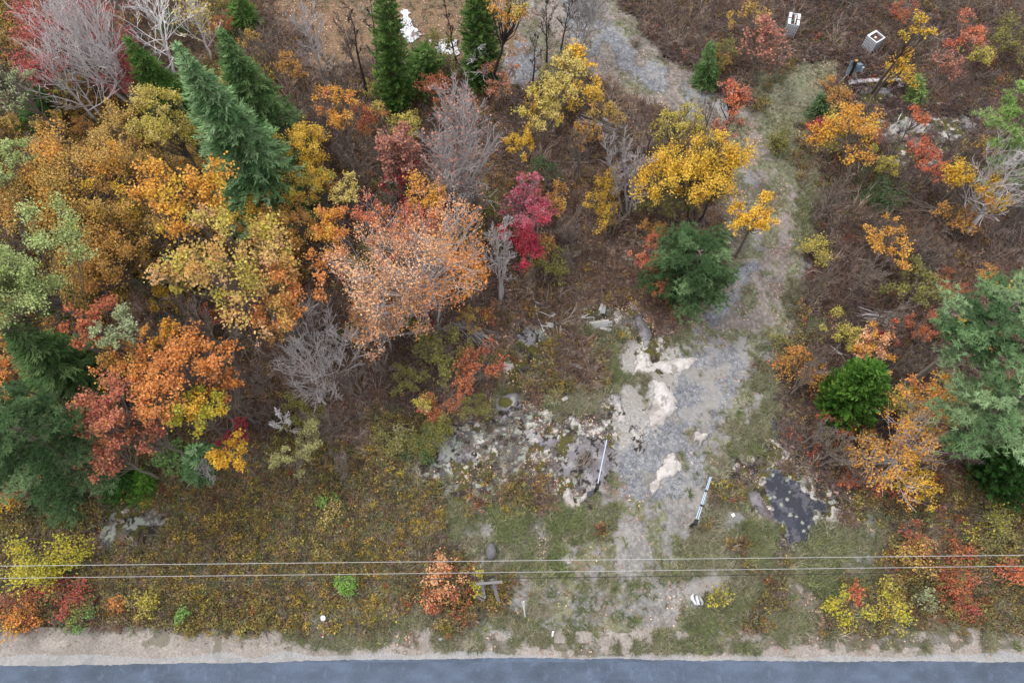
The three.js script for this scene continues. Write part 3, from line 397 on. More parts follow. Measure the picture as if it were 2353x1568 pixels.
rock('rock_outcrop', 'mottled grey outcrop with lichen and moss below the moss ring', [[1186, 990], [1225, 975], [1245, 1000], [1285, 990], [1312, 950], [1330, 945], [1300, 985], [1290, 1010], [1250, 1030], [1215, 1020], [1190, 1015]], 0.11, stone([cGrey[0], cGrey[2], cPale[1]], 0.35, 0.3), { rough: 0.3 });
rock('rock_outcrop', 'lichen grey outcrop beside the curved juniper bush', [[1010, 985], [1040, 962], [1062, 990], [1058, 1030], [1100, 1040], [1090, 1065], [1035, 1060], [990, 1068], [1000, 1025]], 0.12, stone([cGrey[0], cGrey[1], cGrey[2]], 0.4, 0.25), { rough: 0.3 });
rock('rock_outcrop', 'grey outcrop under the pale dead brush', [[1290, 1030], [1340, 1000], [1400, 1010], [1420, 1060], [1390, 1110], [1330, 1120], [1290, 1085]], 0.12, stone([cGrey[1], cGrey[0], cGrey[2]], 0.3, 0.2), { rough: 0.35 });
rock('rock_slab', 'pale rock foot at the base of the first gate bar', [[1292, 1125], [1310, 1118], [1322, 1150], [1345, 1120], [1372, 1095], [1380, 1112], [1350, 1145], [1328, 1175], [1300, 1168]], 0.08, stone(cPale), { rough: 0.18 });
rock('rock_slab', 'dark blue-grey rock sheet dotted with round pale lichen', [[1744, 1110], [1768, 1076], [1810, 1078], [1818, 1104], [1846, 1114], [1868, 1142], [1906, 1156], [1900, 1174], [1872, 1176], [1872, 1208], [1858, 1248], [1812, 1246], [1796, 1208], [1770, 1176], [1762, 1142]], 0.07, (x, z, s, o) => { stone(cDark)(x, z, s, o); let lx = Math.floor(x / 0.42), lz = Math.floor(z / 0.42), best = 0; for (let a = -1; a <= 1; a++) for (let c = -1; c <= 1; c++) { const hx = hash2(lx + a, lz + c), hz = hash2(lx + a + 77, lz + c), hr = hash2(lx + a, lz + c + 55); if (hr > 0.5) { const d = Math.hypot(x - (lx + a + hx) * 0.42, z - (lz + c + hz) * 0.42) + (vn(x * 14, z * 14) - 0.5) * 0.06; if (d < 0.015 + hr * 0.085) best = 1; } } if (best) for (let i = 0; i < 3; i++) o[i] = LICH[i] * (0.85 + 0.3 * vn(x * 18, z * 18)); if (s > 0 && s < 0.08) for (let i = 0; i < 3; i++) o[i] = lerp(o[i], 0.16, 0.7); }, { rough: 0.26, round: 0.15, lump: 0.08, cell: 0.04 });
rock('rock_slab', 'grey brown rock rib left of the dark lichen rock', [[1716, 1130], [1738, 1120], [1760, 1148], [1776, 1190], [1800, 1225], [1785, 1235], [1752, 1190], [1722, 1150]], 0.1, stone([cGrey[0], lin([120, 108, 106]), cGrey[1]]), { rough: 0.12 });
rock('rock_slab', 'thin dark rock rib in the grass above the lichen rock', [[1770, 952], [1780, 956], [1788, 990], [1794, 1012], [1782, 1016], [1772, 985]], 0.09, stone(cDark), { rough: 0.08, round: 0.12 });
rock('rock_outcrop', 'lichen white outcrop in the brush at the far west of the verge', [[230, 1215], [290, 1185], [345, 1160], [400, 1165], [412, 1200], [352, 1228], [300, 1232], [250, 1250]], 0.08, stone([lin([150, 146, 140]), lin([122, 116, 106]), cGrey[2]], 0.5, 0.3), { rough: 0.75 });
rock('rock_slab', 'pale rock chip below the lichen white western outcrop', [[208, 1280], [222, 1252], [238, 1260], [232, 1278], [214, 1292]], 0.07, stone(cPale), { rough: 0.15 });
rock('rock_outcrop', 'small grey lichen outcrop at the tip of the long fallen stem', [[1176, 776], [1210, 752], [1250, 760], [1255, 785], [1215, 792], [1185, 790]], 0.1, stone(cGrey, 0.4, 0.4), { rough: 0.25 });
rock('rock_outcrop', 'flat pale outcrop behind the orange-leaved sumac', [[2030, 292], [2075, 270], [2100, 272], [2150, 285], [2140, 305], [2090, 312], [2050, 308]], 0.3, stone([cGrey[2], cPale[1], cGrey[0]], 0.3), { rough: 0.3, round: 0.5 });
rock('rock_outcrop', 'tan rock pile below the white hose', [[1952, 204], [1990, 198], [2050, 200], [2062, 210], [2020, 214], [1975, 216]], 0.3, stone([cPale[1], cGrey[0], cPale[2]], 0.2), { rough: 0.25, round: 0.5 });
rock('rock_slab', 'pale grey rock seat at the top of the curving hose', [[2200, 262], [2225, 268], [2252, 292], [2240, 300], [2215, 290]], 0.14, stone([cGrey[2], cGrey[0], cPale[2]], 0.2), { rough: 0.2 });
rock('rock_slab', 'sandy pale bald rock beside the drive mouth', [[1272, 1280], [1300, 1268], [1318, 1285], [1305, 1300], [1278, 1302]], 0.08, stone([cPale[1], cPale[2], cGrey[2]]), { rough: 0.2 });

// ---------- loose cover: herbs, bracken, grass, leaves ----------
{
  const R = rng(991), mk = (f) => { const b = new Buf(512); f(b); const g = b.geo(false); TRIS -= b.m / 3; return g; };
  const one = (v) => [v, v, v];
  const herb = [0, 1, 2].map(() => mk((b) => { for (let i = 0; i < 13; i++) { const a = R() * 6.28, d = Math.sqrt(R()) * 0.2; leaf(b, Math.cos(a) * d, 0.04 + R() * 0.24 * (1 - d * 2), Math.sin(a) * d, 0.06 + R() * 0.06, R, one(0.45 + R() * R() * 1.5), 0.7); } }));
  const weed = [0, 1, 2].map(() => mk((b) => { for (let s = 0; s < 7; s++) { const a = R() * 6.28, d = R() * 0.26, x = Math.cos(a) * d, z = Math.sin(a) * d, h = 0.25 + R() * 0.4, lx = (R() - 0.5) * 0.3, lz = (R() - 0.5) * 0.3, t = 0.5 + R() * 0.9; needle(b, x, 0, z, lx, h, lz, 0.007, R, one(0.8)); for (let i = 0; i < 9; i++) { const q = 0.25 + 0.75 * R(); leaf(b, x + lx * q + (R() - 0.5) * 0.14, h * q, z + lz * q + (R() - 0.5) * 0.14, 0.035 + R() * 0.045, R, one(t * (0.7 + R() * 0.6)), 0.7); } } }));
  const fern = [0, 1, 2].map(() => mk((b) => { for (let i = 0; i < 7; i++) { const a = i * 0.9 + R() * 0.5, l = 0.16 + R() * 0.2, ca = Math.cos(a), sa = Math.sin(a), t = 0.5 + R() * R() * 1.4; for (let q = 1; q <= 5; q++) { const s = q / 5, x = ca * l * s, z = sa * l * s, y = 0.05 + 0.2 * s - 0.12 * s * s; for (const e of [-1, 1]) { const w = 0.085 * (1.1 - s * 0.7); const k = b.v(x, y, z, t, t, t); b.v(x - sa * e * w + ca * 0.03, y - 0.01, z + ca * e * w + sa * 0.03, t, t, t); b.v(x + ca * 0.05, y, z + sa * 0.05, t, t, t); b.t(k, k + 1, k + 2); } } } for (let i = 0; i < 4; i++) { const a = R() * 6.28; needle(b, 0, 0, 0, Math.cos(a) * 0.15, 0.3 + R() * 0.15, Math.sin(a) * 0.15, 0.006, R, one(1)); } }));
  const brush = [0, 1, 2].map(() => mk((b) => { for (let i = 0; i < 11; i++) { const a = R() * 6.28, l = 0.25 + R() * 0.4, h = 0.2 + R() * 0.65, dx = Math.cos(a) * l, dz = Math.sin(a) * l, ox = (R() - 0.5) * 0.3, oz = (R() - 0.5) * 0.3, t = 0.5 + R() * 0.9; needle(b, ox, 0, oz, dx, h, dz, 0.009, R, one(t)); for (let q = 0; q < 4; q++) { const s = 0.3 + R() * 0.6; needle(b, ox + dx * s, h * s, oz + dz * s, dx * 0.4 + (R() - 0.5) * 0.35, h * 0.3 * (R() + 0.2), dz * 0.4 + (R() - 0.5) * 0.35, 0.006, R, one(t * 1.1)); } } }));
  const tuft = [0, 1].map(() => mk((b) => { for (let i = 0; i < 18; i++) { const a = R() * 6.28, l = 0.1 + R() * 0.2, d = R() * 0.09; needle(b, Math.cos(a * 3) * d, 0, Math.sin(a * 3) * d, Math.cos(a) * l, 0.06 + R() * 0.2, Math.sin(a) * l, 0.008 + R() * 0.006, R, one(0.65 + R() * 0.7)); } }));
  const fallen = [0, 1].map(() => mk((b) => { for (let i = 0; i < 9; i++) { const a = R() * 6.28, d = Math.sqrt(R()) * 0.4; leaf(b, Math.cos(a) * d, 0.015 + R() * 0.03, Math.sin(a) * d, 0.05 + R() * 0.05, R, one(0.6 + R() * 0.8), 2.2); } }));
  const K = (...a) => a.map((c) => lin([c[0] * 0.96 + 12, c[1] * 0.96 + 12, c[2] * 0.96 + 14], 0.66));
  const ochre = K([170, 130, 44], [140, 106, 40], [186, 148, 58], [112, 84, 38], [150, 120, 50]), brown = K([124, 94, 74], [100, 76, 62], [148, 116, 94], [112, 92, 82], [134, 98, 72], [160, 134, 116]), dkbrown = K([108, 84, 74], [90, 70, 62], [130, 104, 92], [78, 62, 57], [116, 90, 76], [132, 112, 100]), olive = K([140, 128, 64], [120, 108, 58], [160, 146, 72], [106, 102, 58], [146, 118, 66], [172, 160, 80]), grn = K([108, 118, 66], [90, 104, 56], [128, 136, 80], [104, 114, 76]), dry = K([152, 146, 118], [130, 124, 98], [172, 164, 138], [116, 112, 84], [138, 136, 98]), mixed = K([176, 108, 50], [152, 116, 44], [186, 84, 52], [124, 92, 46], [140, 130, 50]), dgreen = K([66, 74, 34], [54, 62, 30], [82, 86, 40], [96, 80, 40]), pinkl = K([198, 160, 140], [172, 128, 104], [150, 106, 84], [214, 178, 150], [128, 88, 70]), yel = K([186, 160, 52], [164, 140, 44], [206, 172, 60]), twigc = K([128, 104, 90], [98, 78, 66], [158, 140, 128], [112, 84, 68], [84, 66, 56]), greyb = K([138, 128, 124], [116, 106, 104], [160, 150, 146]);
  // what grows where: kind, plants per square metre, least and most scale, colours
  const GROW = {
    Y: [['t', 1.2, 0.7, 1.6, twigc], ['w', 13, 0.7, 2.0, ochre], ['w', 4, 0.7, 1.8, yel], ['h', 8, 0.8, 1.4, ochre], ['f', 8, 0.8, 1.5, brown], ['l', 8, 0.8, 1.2, ochre]], R: [['t', 2.0, 0.5, 1.7, twigc], ['l', 22, 0.8, 1.3, pinkl], ['g', 4, 0.8, 1.5, greyb], ['f', 13, 0.6, 1.3, brown], ['w', 4, 0.5, 1.2, brown], ['w', 2, 0.5, 1.2, ochre], ['h', 3, 0.6, 1.2, brown], ['g', 5, 0.7, 1.2, dry]],
    B: [['t', 2.4, 0.6, 1.5, twigc], ['f', 24, 0.7, 1.6, dkbrown], ['h', 7, 0.7, 1.3, dkbrown], ['l', 8, 0.8, 1.2, brown], ['w', 2, 0.5, 1.2, olive], ['w', 1.5, 0.5, 1.1, mixed], ['w', 1, 0.5, 1.1, ochre], ['w', 3, 0.5, 1.2, dkbrown], ['l', 6, 0.8, 1.3, pinkl], ['g', 7, 0.8, 1.5, greyb]], O: [['t', 0.8, 0.4, 1.1, twigc], ['w', 6, 0.5, 1.4, olive], ['w', 3, 0.5, 1.3, brown], ['w', 3, 0.5, 1.2, yel], ['w', 2.5, 0.5, 1.2, ochre], ['w', 1, 0.5, 1.2, grn], ['h', 6, 0.5, 1.1, olive], ['f', 5, 0.7, 1.4, brown], ['g', 18, 0.8, 2.0, dry], ['g', 6, 0.8, 2.0, grn], ['l', 3, 0.7, 1.1, mixed], ['w', 1, 0.5, 1.1, mixed]],
    G: [['g', 44, 0.6, 1.2, dry], ['g', 22, 0.6, 1.2, grn], ['h', 2, 0.4, 0.8, olive], ['l', 1, 0.8, 1.2, pinkl]], L: [['g', 60, 0.8, 1.7, grn], ['g', 20, 0.8, 1.5, dry], ['h', 5, 0.6, 1.2, grn]], K: [['g', 3, 0.5, 0.9, dry], ['h', 1.5, 0.3, 0.7, brown], ['l', 2, 0.8, 1.2, pinkl], ['g', 4, 0.5, 1, greyb]],
    M: [['w', 5, 0.5, 1.3, mixed], ['w', 6, 0.5, 1.4, olive], ['h', 5, 0.5, 1.1, mixed], ['f', 8, 0.7, 1.3, brown], ['g', 8, 0.7, 1.3, dry]], T: [['l', 4, 0.8, 1.3, pinkl], ['g', 5, 0.6, 1.1, dry], ['h', 1, 0.5, 1, brown]], D: [['w', 11, 0.7, 1.7, dgreen], ['h', 6, 0.8, 1.4, dgreen], ['f', 8, 0.8, 1.4, brown], ['h', 6, 0.7, 1.4, olive]],
    d: [['g', 9, 0.5, 1, dry], ['g', 8, 0.6, 1.1, grn], ['l', 2, 0.7, 1.1, pinkl]],
    u: [['g', 7, 0.4, 0.8, dry], ['g', 4, 0.4, 0.8, grn], ['l', 2, 0.7, 1.1, pinkl]],
    q: [['l', 2, 0.7, 1.1, pinkl], ['g', 1.5, 0.4, 0.8, dry]],
    t: [['g', 5, 0.5, 0.9, dry], ['g', 3, 0.5, 0.9, grn], ['l', 4, 0.7, 1.1, pinkl]], g: [['g', 0.7, 0.4, 0.7, dry]], p: [['g', 0.8, 0.4, 0.8, dry]], s: [['g', 0.8, 0.4, 0.8, dry]],
  };
  const kinds = { h: ['undergrowth', herb, []], w: ['weeds', weed, []], t: ['dry_brush', brush, []], f: ['bracken', fern, []], g: ['grass', tuft, []], l: ['fallen_leaves', fallen, []] };
  const step = 0.25, near = ROCKS.map((P) => [Math.min(...P.map((p) => p[0])) - 0.1, Math.max(...P.map((p) => p[0])) + 0.1, Math.min(...P.map((p) => p[1])) - 0.1, Math.max(...P.map((p) => p[1])) + 0.1, P]);
  for (let z = -41; z < -0.1; z += step) for (let x = -35; x < 35; x += step) {
    const q = PX(x, 0, z); if (q[0] < -160 || q[0] > 2510 || q[1] < -170 || q[1] > 1640) continue;
    const jx = x + R() * step, jz = z + R() * step, k = coverAt(jx, jz), thick = 0.45 + 1.1 * fbm(jx * 0.5 + 3, jz * 0.5, 3) + (vn(jx * 1.6, jz * 1.6) - 0.5) * 0.8;
    let onRock = false; for (const n of near) if (jx > n[0] && jx < n[1] && jz > n[2] && jz < n[3] && inside(n[4], jx, jz)) { onRock = true; break; }
    if (onRock && R() < 0.93) continue;
    for (const [kd, den, s0, s1, cols] of GROW[k]) {
      let n = den * 2.1 * step * step * Math.max(0.15, thick) * (k === 'd' ? 2.4 * sstep(0.53, 0.7, fbm(jx * 1.5 + den, jz * 1.5, 3)) : 0.25 + 1.5 * sstep(0.3, 0.7, fbm(jx * 0.42 + den * 3.7, jz * 0.42 + cols.length * 5.1 + s1 * 11, 3))); n = Math.floor(n) + (R() < n - Math.floor(n) ? 1 : 0);
      for (let i = 0; i < n; i++) { const xx = jx + (R() - 0.5) * step * 1.4, zz = jz + (R() - 0.5) * step * 1.4; if (zz > -0.35) continue; const c = cols[(R() * cols.length * 0.6 + vn(xx * 0.8 + 40, zz * 0.8) * cols.length * 0.4) | 0], j = 0.72 + R() * 0.5, j2 = 0.92 + R() * 0.16; kinds[kd][2].push(xx, zz, lerp(s0, s1, R() * (0.5 + 0.5 * R()) * Math.min(1.3, 0.5 + thick * 0.6)), R() * 6.283, c[0] * j * j2, c[1] * j, c[2] * j); }
    }
  }
  const MV = new THREE.MeshStandardMaterial({ vertexColors: true, roughness: 0.85, side: THREE.DoubleSide }), mtx = new THREE.Matrix4(), qt = new THREE.Quaternion(), up = new THREE.Vector3(0, 1, 0), ps = new THREE.Vector3(), sc = new THREE.Vector3(), co = new THREE.Color();
  const LB = { dry_brush: 'tangled grey leafless twigs and brush between the trees', weeds: 'tall leafy weeds and dry stalks of the roadside verge', undergrowth: 'low leafy brush covering the woodland floor', bracken: 'brown withered bracken and weeds across the ground', grass: 'dry and green grass tufts beside the drive', fallen_leaves: 'fallen leaves strewn over the ground' };
  let tot = 0;
  for (const k in kinds) { const [name, gs, L] = kinds[k], n = L.length / 7; gs.forEach((g, gi) => { const ids = []; for (let i = gi; i < n; i += gs.length) ids.push(i); const im = new THREE.InstancedMesh(g, MV, ids.length); ids.forEach((i, a) => { const o = i * 7, s = L[o + 2]; ps.set(L[o], H(L[o], L[o + 1]) - 0.01, L[o + 1]); qt.setFromAxisAngle(up, L[o + 3]); sc.set(s, s * (0.8 + 0.4 * hash2(i, 3)), s); im.setMatrixAt(a, mtx.compose(ps, qt, sc)); im.setColorAt(a, co.setRGB(L[o + 4], L[o + 5], L[o + 6])); }); structure(im, name, 'stuff'); im.userData.label = LB[name]; im.userData.category = name.replace('_', ' '); im.userData.group = name.replace('_', ' '); }); tot += n; }
  console.log('cover', tot);
}

// ---------- trees ----------
// conifers
conifer('spruce_tree', 'tallest blue-green spruce, its tip beside a narrower spruce, above golden maples', [645, 495], [402, 100], 124, 'blue', { n: 9, dens: 1.3 });
conifer('spruce_tree', 'dark green spruce standing just behind the tallest blue-green spruce', [632, 345], [503, 66], 98, 'spruce', { n: 9, dens: 1.2 });
conifer('spruce_tree', 'slender yellow-green spruce between the grey bare trees and the tallest spruce', [412, 262], [285, 84], 62, 'green', { n: 8 });
conifer('spruce_tree', 'broad green spruce lying out over the west edge below the pale green poplar', [212, 905], [8, 748], 118, 'spruce', { n: 10, dens: 1.3, step: 0.22 });
conifer('fir_tree', 'small bluish fir at the corner of the brush above the western lichen rock', [165, 1178], [152, 1120], 48, 'pinedark', { n: 9, step: 0.14 });
conifer('fir_tree', 'small grass green fir below the rust red maple', [330, 1128], [322, 1085], 40, 'bright', { n: 9, step: 0.13 });
conifer('fir_tree', 'low blue-green fir under the dry twigs beside the small golden tree', [462, 1075], [440, 1030], 52, 'blue', { n: 9, step: 0.14 });
conifer('fir_tree', 'mid green fir between the western pine and the grass green fir', [280, 1125], [262, 1070], 52, 'dark', { n: 9, step: 0.14 });
conifer('fir_tree', 'shadowed dark fir under the edge of the pale green poplar', [150, 720], [118, 640], 66, 'dark', { n: 8, step: 0.18 });
conifer('fir_tree', 'dull green fir below the leafless trees in the north-west corner', [95, 290], [70, 190], 64, 'dark', { n: 8, step: 0.2 });
conifer('fir_tree', 'dim fir tree behind the red maple at the north edge', [560, 70], [545, -20], 46, 'green', { n: 8 });
conifer('fir_tree', 'dark little fir in the brush west of the white tank on the pallet', [1617, 196], [1634, 96], 30, 'spruce', { n: 8, step: 0.16 });
conifer('fir_tree', 'thin young fir at the grass edge behind the orange-gold tree', [1878, 270], [1890, 215], 24, 'pinedark', { n: 8, step: 0.14 });
conifer('fir_tree', 'feathery light green sapling fir beside the tan rock pile', [2104, 232], [2112, 172], 26, 'light', { n: 7, step: 0.16 });
conifer('cedar_tree', 'tall dark cedar at the west side of the sandy clearing', [912, 255], [880, -40], 44, 'cedar', { spray: 0.6, dens: 1.5, n: 8, pow: 0.35, droop: 0.05, rise: 0.35, step: 0.2 });
conifer('cedar_tree', 'spreading low cedar in front of the white plastic sheet', [968, 205], [975, 110], 66, 'cedar', { spray: 0.6, dens: 1.5, n: 8, pow: 0.4, droop: 0.1, rise: 0.25, step: 0.2 });
conifer('cedar_tree', 'tall green cedar with a dark trunk beside the orange-topped birch', [1112, 205], [1090, -45], 52, 'cedar', { spray: 0.6, dens: 1.5, n: 9, pow: 0.4, droop: 0.06, rise: 0.35, step: 0.18 });
conifer('cedar_tree', 'dense bright green cedar beside the deep brown brush', [1918, 950], [2010, 846], 68, 'bright', { n: 13, pow: 0.42, droop: -0.02, rise: 0.4, step: 0.1, dens: 1.9, lift: 0.5, spray: 0.5 });
conifer('cedar_tree', 'deep green cedar at the edge below the large eastern pine', [2270, 1105], [2345, 1040], 78, 'dark', { n: 12, pow: 0.45, droop: 0.0, rise: 0.35, step: 0.12, dens: 1.7, lift: 0.4, spray: 0.6 });
pine('pine_tree', 'round bushy blue-green pine beside the drive', 1588, 625, 2.1, 88, 'pinedark', { ry: 2.0, boughs: 40, dens: 1.3 });
pine('pine_tree', 'big grey-green pine with layered boughs at the east edge', 2275, 745, 7.2, 104, 'pine', { ry: 2.0, boughs: 26, dens: 1.15 });
pine('pine_tree', 'lower of the two layered grey-green pines at the east edge', 2283, 945, 5.8, 104, 'pine', { ry: 1.8, boughs: 24, dens: 1.1 });
pine('pine_tree', 'pale yellow-green pine in the north-east edge beside the curving hose', 2345, 275, 6.5, 62, 'light', { ry: 1.8, boughs: 16 });
pine('pine_tree', 'wispy pale pine behind the big bare tree at the east edge', 2325, 385, 4, 60, 'light', { ry: 1.2, boughs: 14, dens: 0.7 });
pine('pine_tree', 'silver blue pine with swirled boughs at the west edge', 40, 990, 7, 112, 'pinedark', { ry: 2.2, boughs: 24, dens: 1.2 });
pine('pine_tree', 'darker pine skirting the silver blue pine on the west edge', 130, 1065, 3.6, 108, 'pinedark', { ry: 1.6, boughs: 24, dens: 1.1 });
pine('pine_sapling', 'little grey-green pine sapling below the yellow-orange maple', 392, 622, 2.5, 30, 'pine', { ry: 0.7, boughs: 8 });

// leafless trees
bare('bare_tree', 'tallest grey leafless tree of three stems before the red maple', [330, 246], [140, -40], 3.6, { stems: 3, boughs: 26, fan: 0.09, forks: 5, tr: 0.13, up: 0.5, bark: 'silver' });
bare('bare_tree', 'grey leafless tree leaning west below the three-stemmed one', [238, 292], [95, 140], 3.0, { stems: 2, boughs: 18, fan: 0.12, tr: 0.1, forks: 5, bark: 'silver' });
bare('bare_tree', 'leafless tree with long low limbs between the two grey leaning ones', [310, 250], [110, 70], 3.2, { boughs: 16, tr: 0.11, forks: 5, bark: 'silver' });
bare('bare_tree', 'silvery dead tree with crooked limbs at the north edge', [402, 186], [345, -10], 2.8, { bark: 'pale', boughs: 18, up: 0.05, tr: 0.1, forks: 5 });
bare('bare_tree', 'silver dead tree with yellow leaf tufts beside the crooked one', [492, 145], [430, 0], 2.0, { bark: 'pale', boughs: 12, leaves: 'paleyellow', per: 2, keep: 0.5 });
bare('bare_tree', 'pale leafless tree in the tan brush behind the second spruce', [758, 218], [690, 30], 2.0, { boughs: 14 });
bare('bare_tree', 'thin fallen-looking bare trunk in the far north-west corner', [98, 95], [20, -10], 0.8, { boughs: 7, bark: 'mid' });
bare('bare_tree', 'leaning slim leafless tree beside the bright orange maple', [582, 884], [432, 705], 1.5, { boughs: 14, bark: 'mid' });
bare('bare_tree', 'wide fan-shaped leafless tree of pale twigs east of the orange maple', [747, 928], [692, 800], 2.4, { stems: 3, boughs: 22, fan: 0.3, forks: 6, clear: 0.2, up: 0.3, bark: 'grey', tr: 0.07, fine: 0.007 });
bare('bare_tree', 'great grey many-limbed leafless tree with a few pink leaves', [1078, 500], [1062, 215], 2.5, { stems: 4, boughs: 28, fan: 0.13, forks: 6, leaves: 'salmon', per: 1, keep: 0.2, clear: 0.2, bark: 'grey', fine: 0.008 });
bare('bare_tree', 'slim grey leafless tree close beside the magenta tree', [1150, 692], [1140, 520], 1.3, { stems: 2, boughs: 18, forks: 7 });
bare('bare_tree', 'grey leafless tree between the brush pile and the great yellow tree', [1440, 492], [1436, 320], 1.5, { stems: 3, boughs: 20, forks: 6, fan: 0.12 });
bare('bare_tree', 'big bare tree with forked silvery limbs leaning over the east edge', [2212, 545], [2355, 350], 2.4, { stems: 4, boughs: 17, fan: 0.1, forks: 5, tr: 0.14, bark: 'silver' });
bare('bare_tree', 'tall dark straight trunk at the north edge of the tan brush', [844, 232], [798, 0], 0.8, { bark: 'dark', boughs: 7, clear: 0.5 });
bare('bare_tree', 'dark slender trunk beside the tall western cedar', [876, 240], [850, -10], 0.9, { bark: 'dark', boughs: 8, clear: 0.4 });
bare('bare_tree', 'dark trunk beside the grey gravel at the north edge of the drive', [1256, 158], [1254, -10], 1.1, { bark: 'dark', boughs: 10, clear: 0.4 });
bare('bare_tree', 'dark slim trunk leaning east over the grey gravel', [1288, 120], [1312, -10], 1.0, { bark: 'dark', boughs: 9, clear: 0.4 });
bare('bare_tree', 'thin dark stem beside the pale birch at the gravel', [1225, 195], [1232, 70], 0.7, { bark: 'dark', boughs: 7 });
bare('bare_tree', 'fine grey fan of bare twigs above the grey gravel', [1330, 112], [1370, -20], 2.0, { stems: 3, boughs: 20, fan: 0.18, forks: 7 });
bare('bare_tree', 'dark leaning stem crossing the white plastic sheet', [1050, 150], [1020, 0], 0.8, { bark: 'dark', boughs: 8 });
bare('bare_tree', 'whitish dead tree with drooping limbs before the birch trunk', [1130, 215], [1085, 110], 1.8, { bark: 'pale', boughs: 9, up: -0.15 });
bare('bare_tree', 'salmon-leaved thinning tree on the slope behind the orange one', [1722, 190], [1760, 60], 1.7, { bark: 'mid', boughs: 18, leaves: 'salmon', per: 3, keep: 0.6 });
bare('bare_tree', 'salmon and pink twiggy tree west of the great leafless tree', [945, 440], [930, 310], 1.7, { stems: 3, boughs: 20, leaves: 'salmon', per: 3, keep: 0.65, fan: 0.15 });
bare('bare_tree', 'pink tipped twiggy tree above the magenta crown', [1205, 560], [1190, 440], 1.5, { stems: 2, boughs: 18, leaves: 'pink', per: 3, keep: 0.5 });
bare('bare_tree', 'low dry tree with bare twigs over the blue-green fir', [485, 1115], [470, 1060], 0.9, { boughs: 9, bark: 'grey' });
bare('bare_tree', 'small white dead tree with crooked twigs beside the willow sapling', [660, 995], [640, 960], 0.8, { boughs: 8, bark: 'pale', up: 0 });
bare('bare_tree', 'small brown leafless sapling below the willow sapling', [790, 1105], [785, 1045], 0.9, { boughs: 9, bark: 'mid' });
bare('bare_tree', 'bare stem beside the small dark fir on the north slope', [1604, 165], [1618, 20], 0.9, { boughs: 9, bark: 'mid' });
bare('bare_tree', 'tangle of grey bare brush below the large grey leaning limbs', [2100, 640], [2120, 580], 1.2, { stems: 3, boughs: 14, bark: 'mid' });
bare('bare_tree', 'thin bare tree in the pinkish twigs behind the yellow shrub', [745, 330], [725, 250], 1.1, { stems: 2, boughs: 12, bark: 'mid' });

// leafy trees, west to east
tree('maple_tree', 'vivid red maple behind the three-stemmed leafless tree', 175, 75, 3.4, 128, 'red', { lai: 1.0, seed: 11, ry: 1.4 });
tree('maple_tree', 'dull red maple low beneath the grey leafless trees', 285, 165, 2.2, 66, 'red', { lai: 1.0 });
tree('maple_tree', 'sparse red maple in the north-west corner by the dark fir', 100, 165, 3.4, 60, 'red', { lai: 1.1 });
tree('poplar_tree', 'big pale green poplar still in leaf on the west edge', 40, 622, 7.5, 126, 'palegreen', { lobes: 10, lai: 3.0, leaf: 0.12, bark: 'mid', tr: 0.08, rz: 1.2 });
tree('poplar_tree', 'smaller pale green poplar at the west edge above the ochre trees', 5, 365, 7, 64, 'palegreen', { lai: 2.0, leaf: 0.12, bark: 'mid', tr: 0.07 });
tree('poplar_tree', 'thin yellow-green poplar at the far north-west edge', 30, 185, 5, 50, 'sage', { lai: 1.1 });
tree('birch_tree', 'pale yellow-green birch in front of the slender spruce', 375, 262, 6, 74, 'yellowgreen', { lai: 1.9, leaf: 0.11, pal2: 'paleyellow' });
tree('birch_tree', 'thin yellow birch below the pale yellow-green one', 430, 300, 4.5, 50, 'yellowgreen', { lai: 1.2, leaf: 0.11 });
tree('oak_tree', 'great ochre oak crown west of the golden maples', 150, 400, 5.5, 130, 'ochregreen', { pal2: 'gold', lai: 1.9, leaf: 0.12 });
tree('oak_tree', 'ochre and olive crown north of the great ochre oak', 250, 345, 5, 92, 'ochregreen', { lai: 1.7, leaf: 0.12 });
tree('oak_tree', 'yellow-brown crown south of the great ochre oak', 170, 500, 5, 110, 'ochregreen', { pal2: 'yellow', lai: 1.8, leaf: 0.12 });
tree('oak_tree', 'bronze crown between the ochre oak and the pale poplar', 250, 585, 4.5, 92, 'ochre', { lai: 1.6, leaf: 0.12 });
tree('oak_tree', 'dark bronze crown east of the pale poplar edge', 195, 640, 4, 80, 'ochregreen', { lai: 1.5, leaf: 0.11 });
tree('oak_tree', 'yellow-brown crown between the ochre oak and the golden maple', 340, 520, 3.5, 86, 'ochregreen', { lai: 1.3, leaf: 0.1 });
tree('shrub_tree', 'dense yellow-brown thicket crown under the tallest spruce', 385, 375, 2.5, 86, 'ochregreen', { lai: 1.5, leaf: 0.09 });
tree('maple_tree', 'golden maple just below the tallest spruce', 420, 460, 7.5, 102, 'gold', { lai: 2, leaf: 0.16, pal2: 'yellow', base: [415, 630] });
tree('maple_tree', 'yellow-green and orange maple, the broadest crown in the west', 555, 610, 7.5, 132, 'goldgreen', { lai: 2.1, leaf: 0.16, pal2: 'yellowgreen', clumps: 60 });
tree('maple_tree', 'orange-brown lower crown at the south edge of the broadest maple', 655, 695, 6.5, 80, 'orange', { pal2: 'goldgreen', lai: 1.8, leaf: 0.14 });
tree('maple_tree', 'golden crown between the broadest maple and the pale orange maple', 762, 560, 5, 60, 'orange', { pal2: 'gold', lai: 1.9, leaf: 0.13, rz: 1.25 });
tree('maple_tree', 'bright orange maple west of the fan-shaped leafless tree', 410, 850, 6, 104, 'orange', { lai: 2.2, leaf: 0.15, base: [560, 985] });
tree('maple_tree', 'orange spur crown reaching east from the bright orange maple', 500, 900, 4.5, 48, 'orange', { lai: 1.7, leaf: 0.14 });
tree('maple_tree', 'small golden crown at the top of the bright orange maple', 372, 762, 6.5, 42, 'gold', { lai: 1.8, leaf: 0.13 });
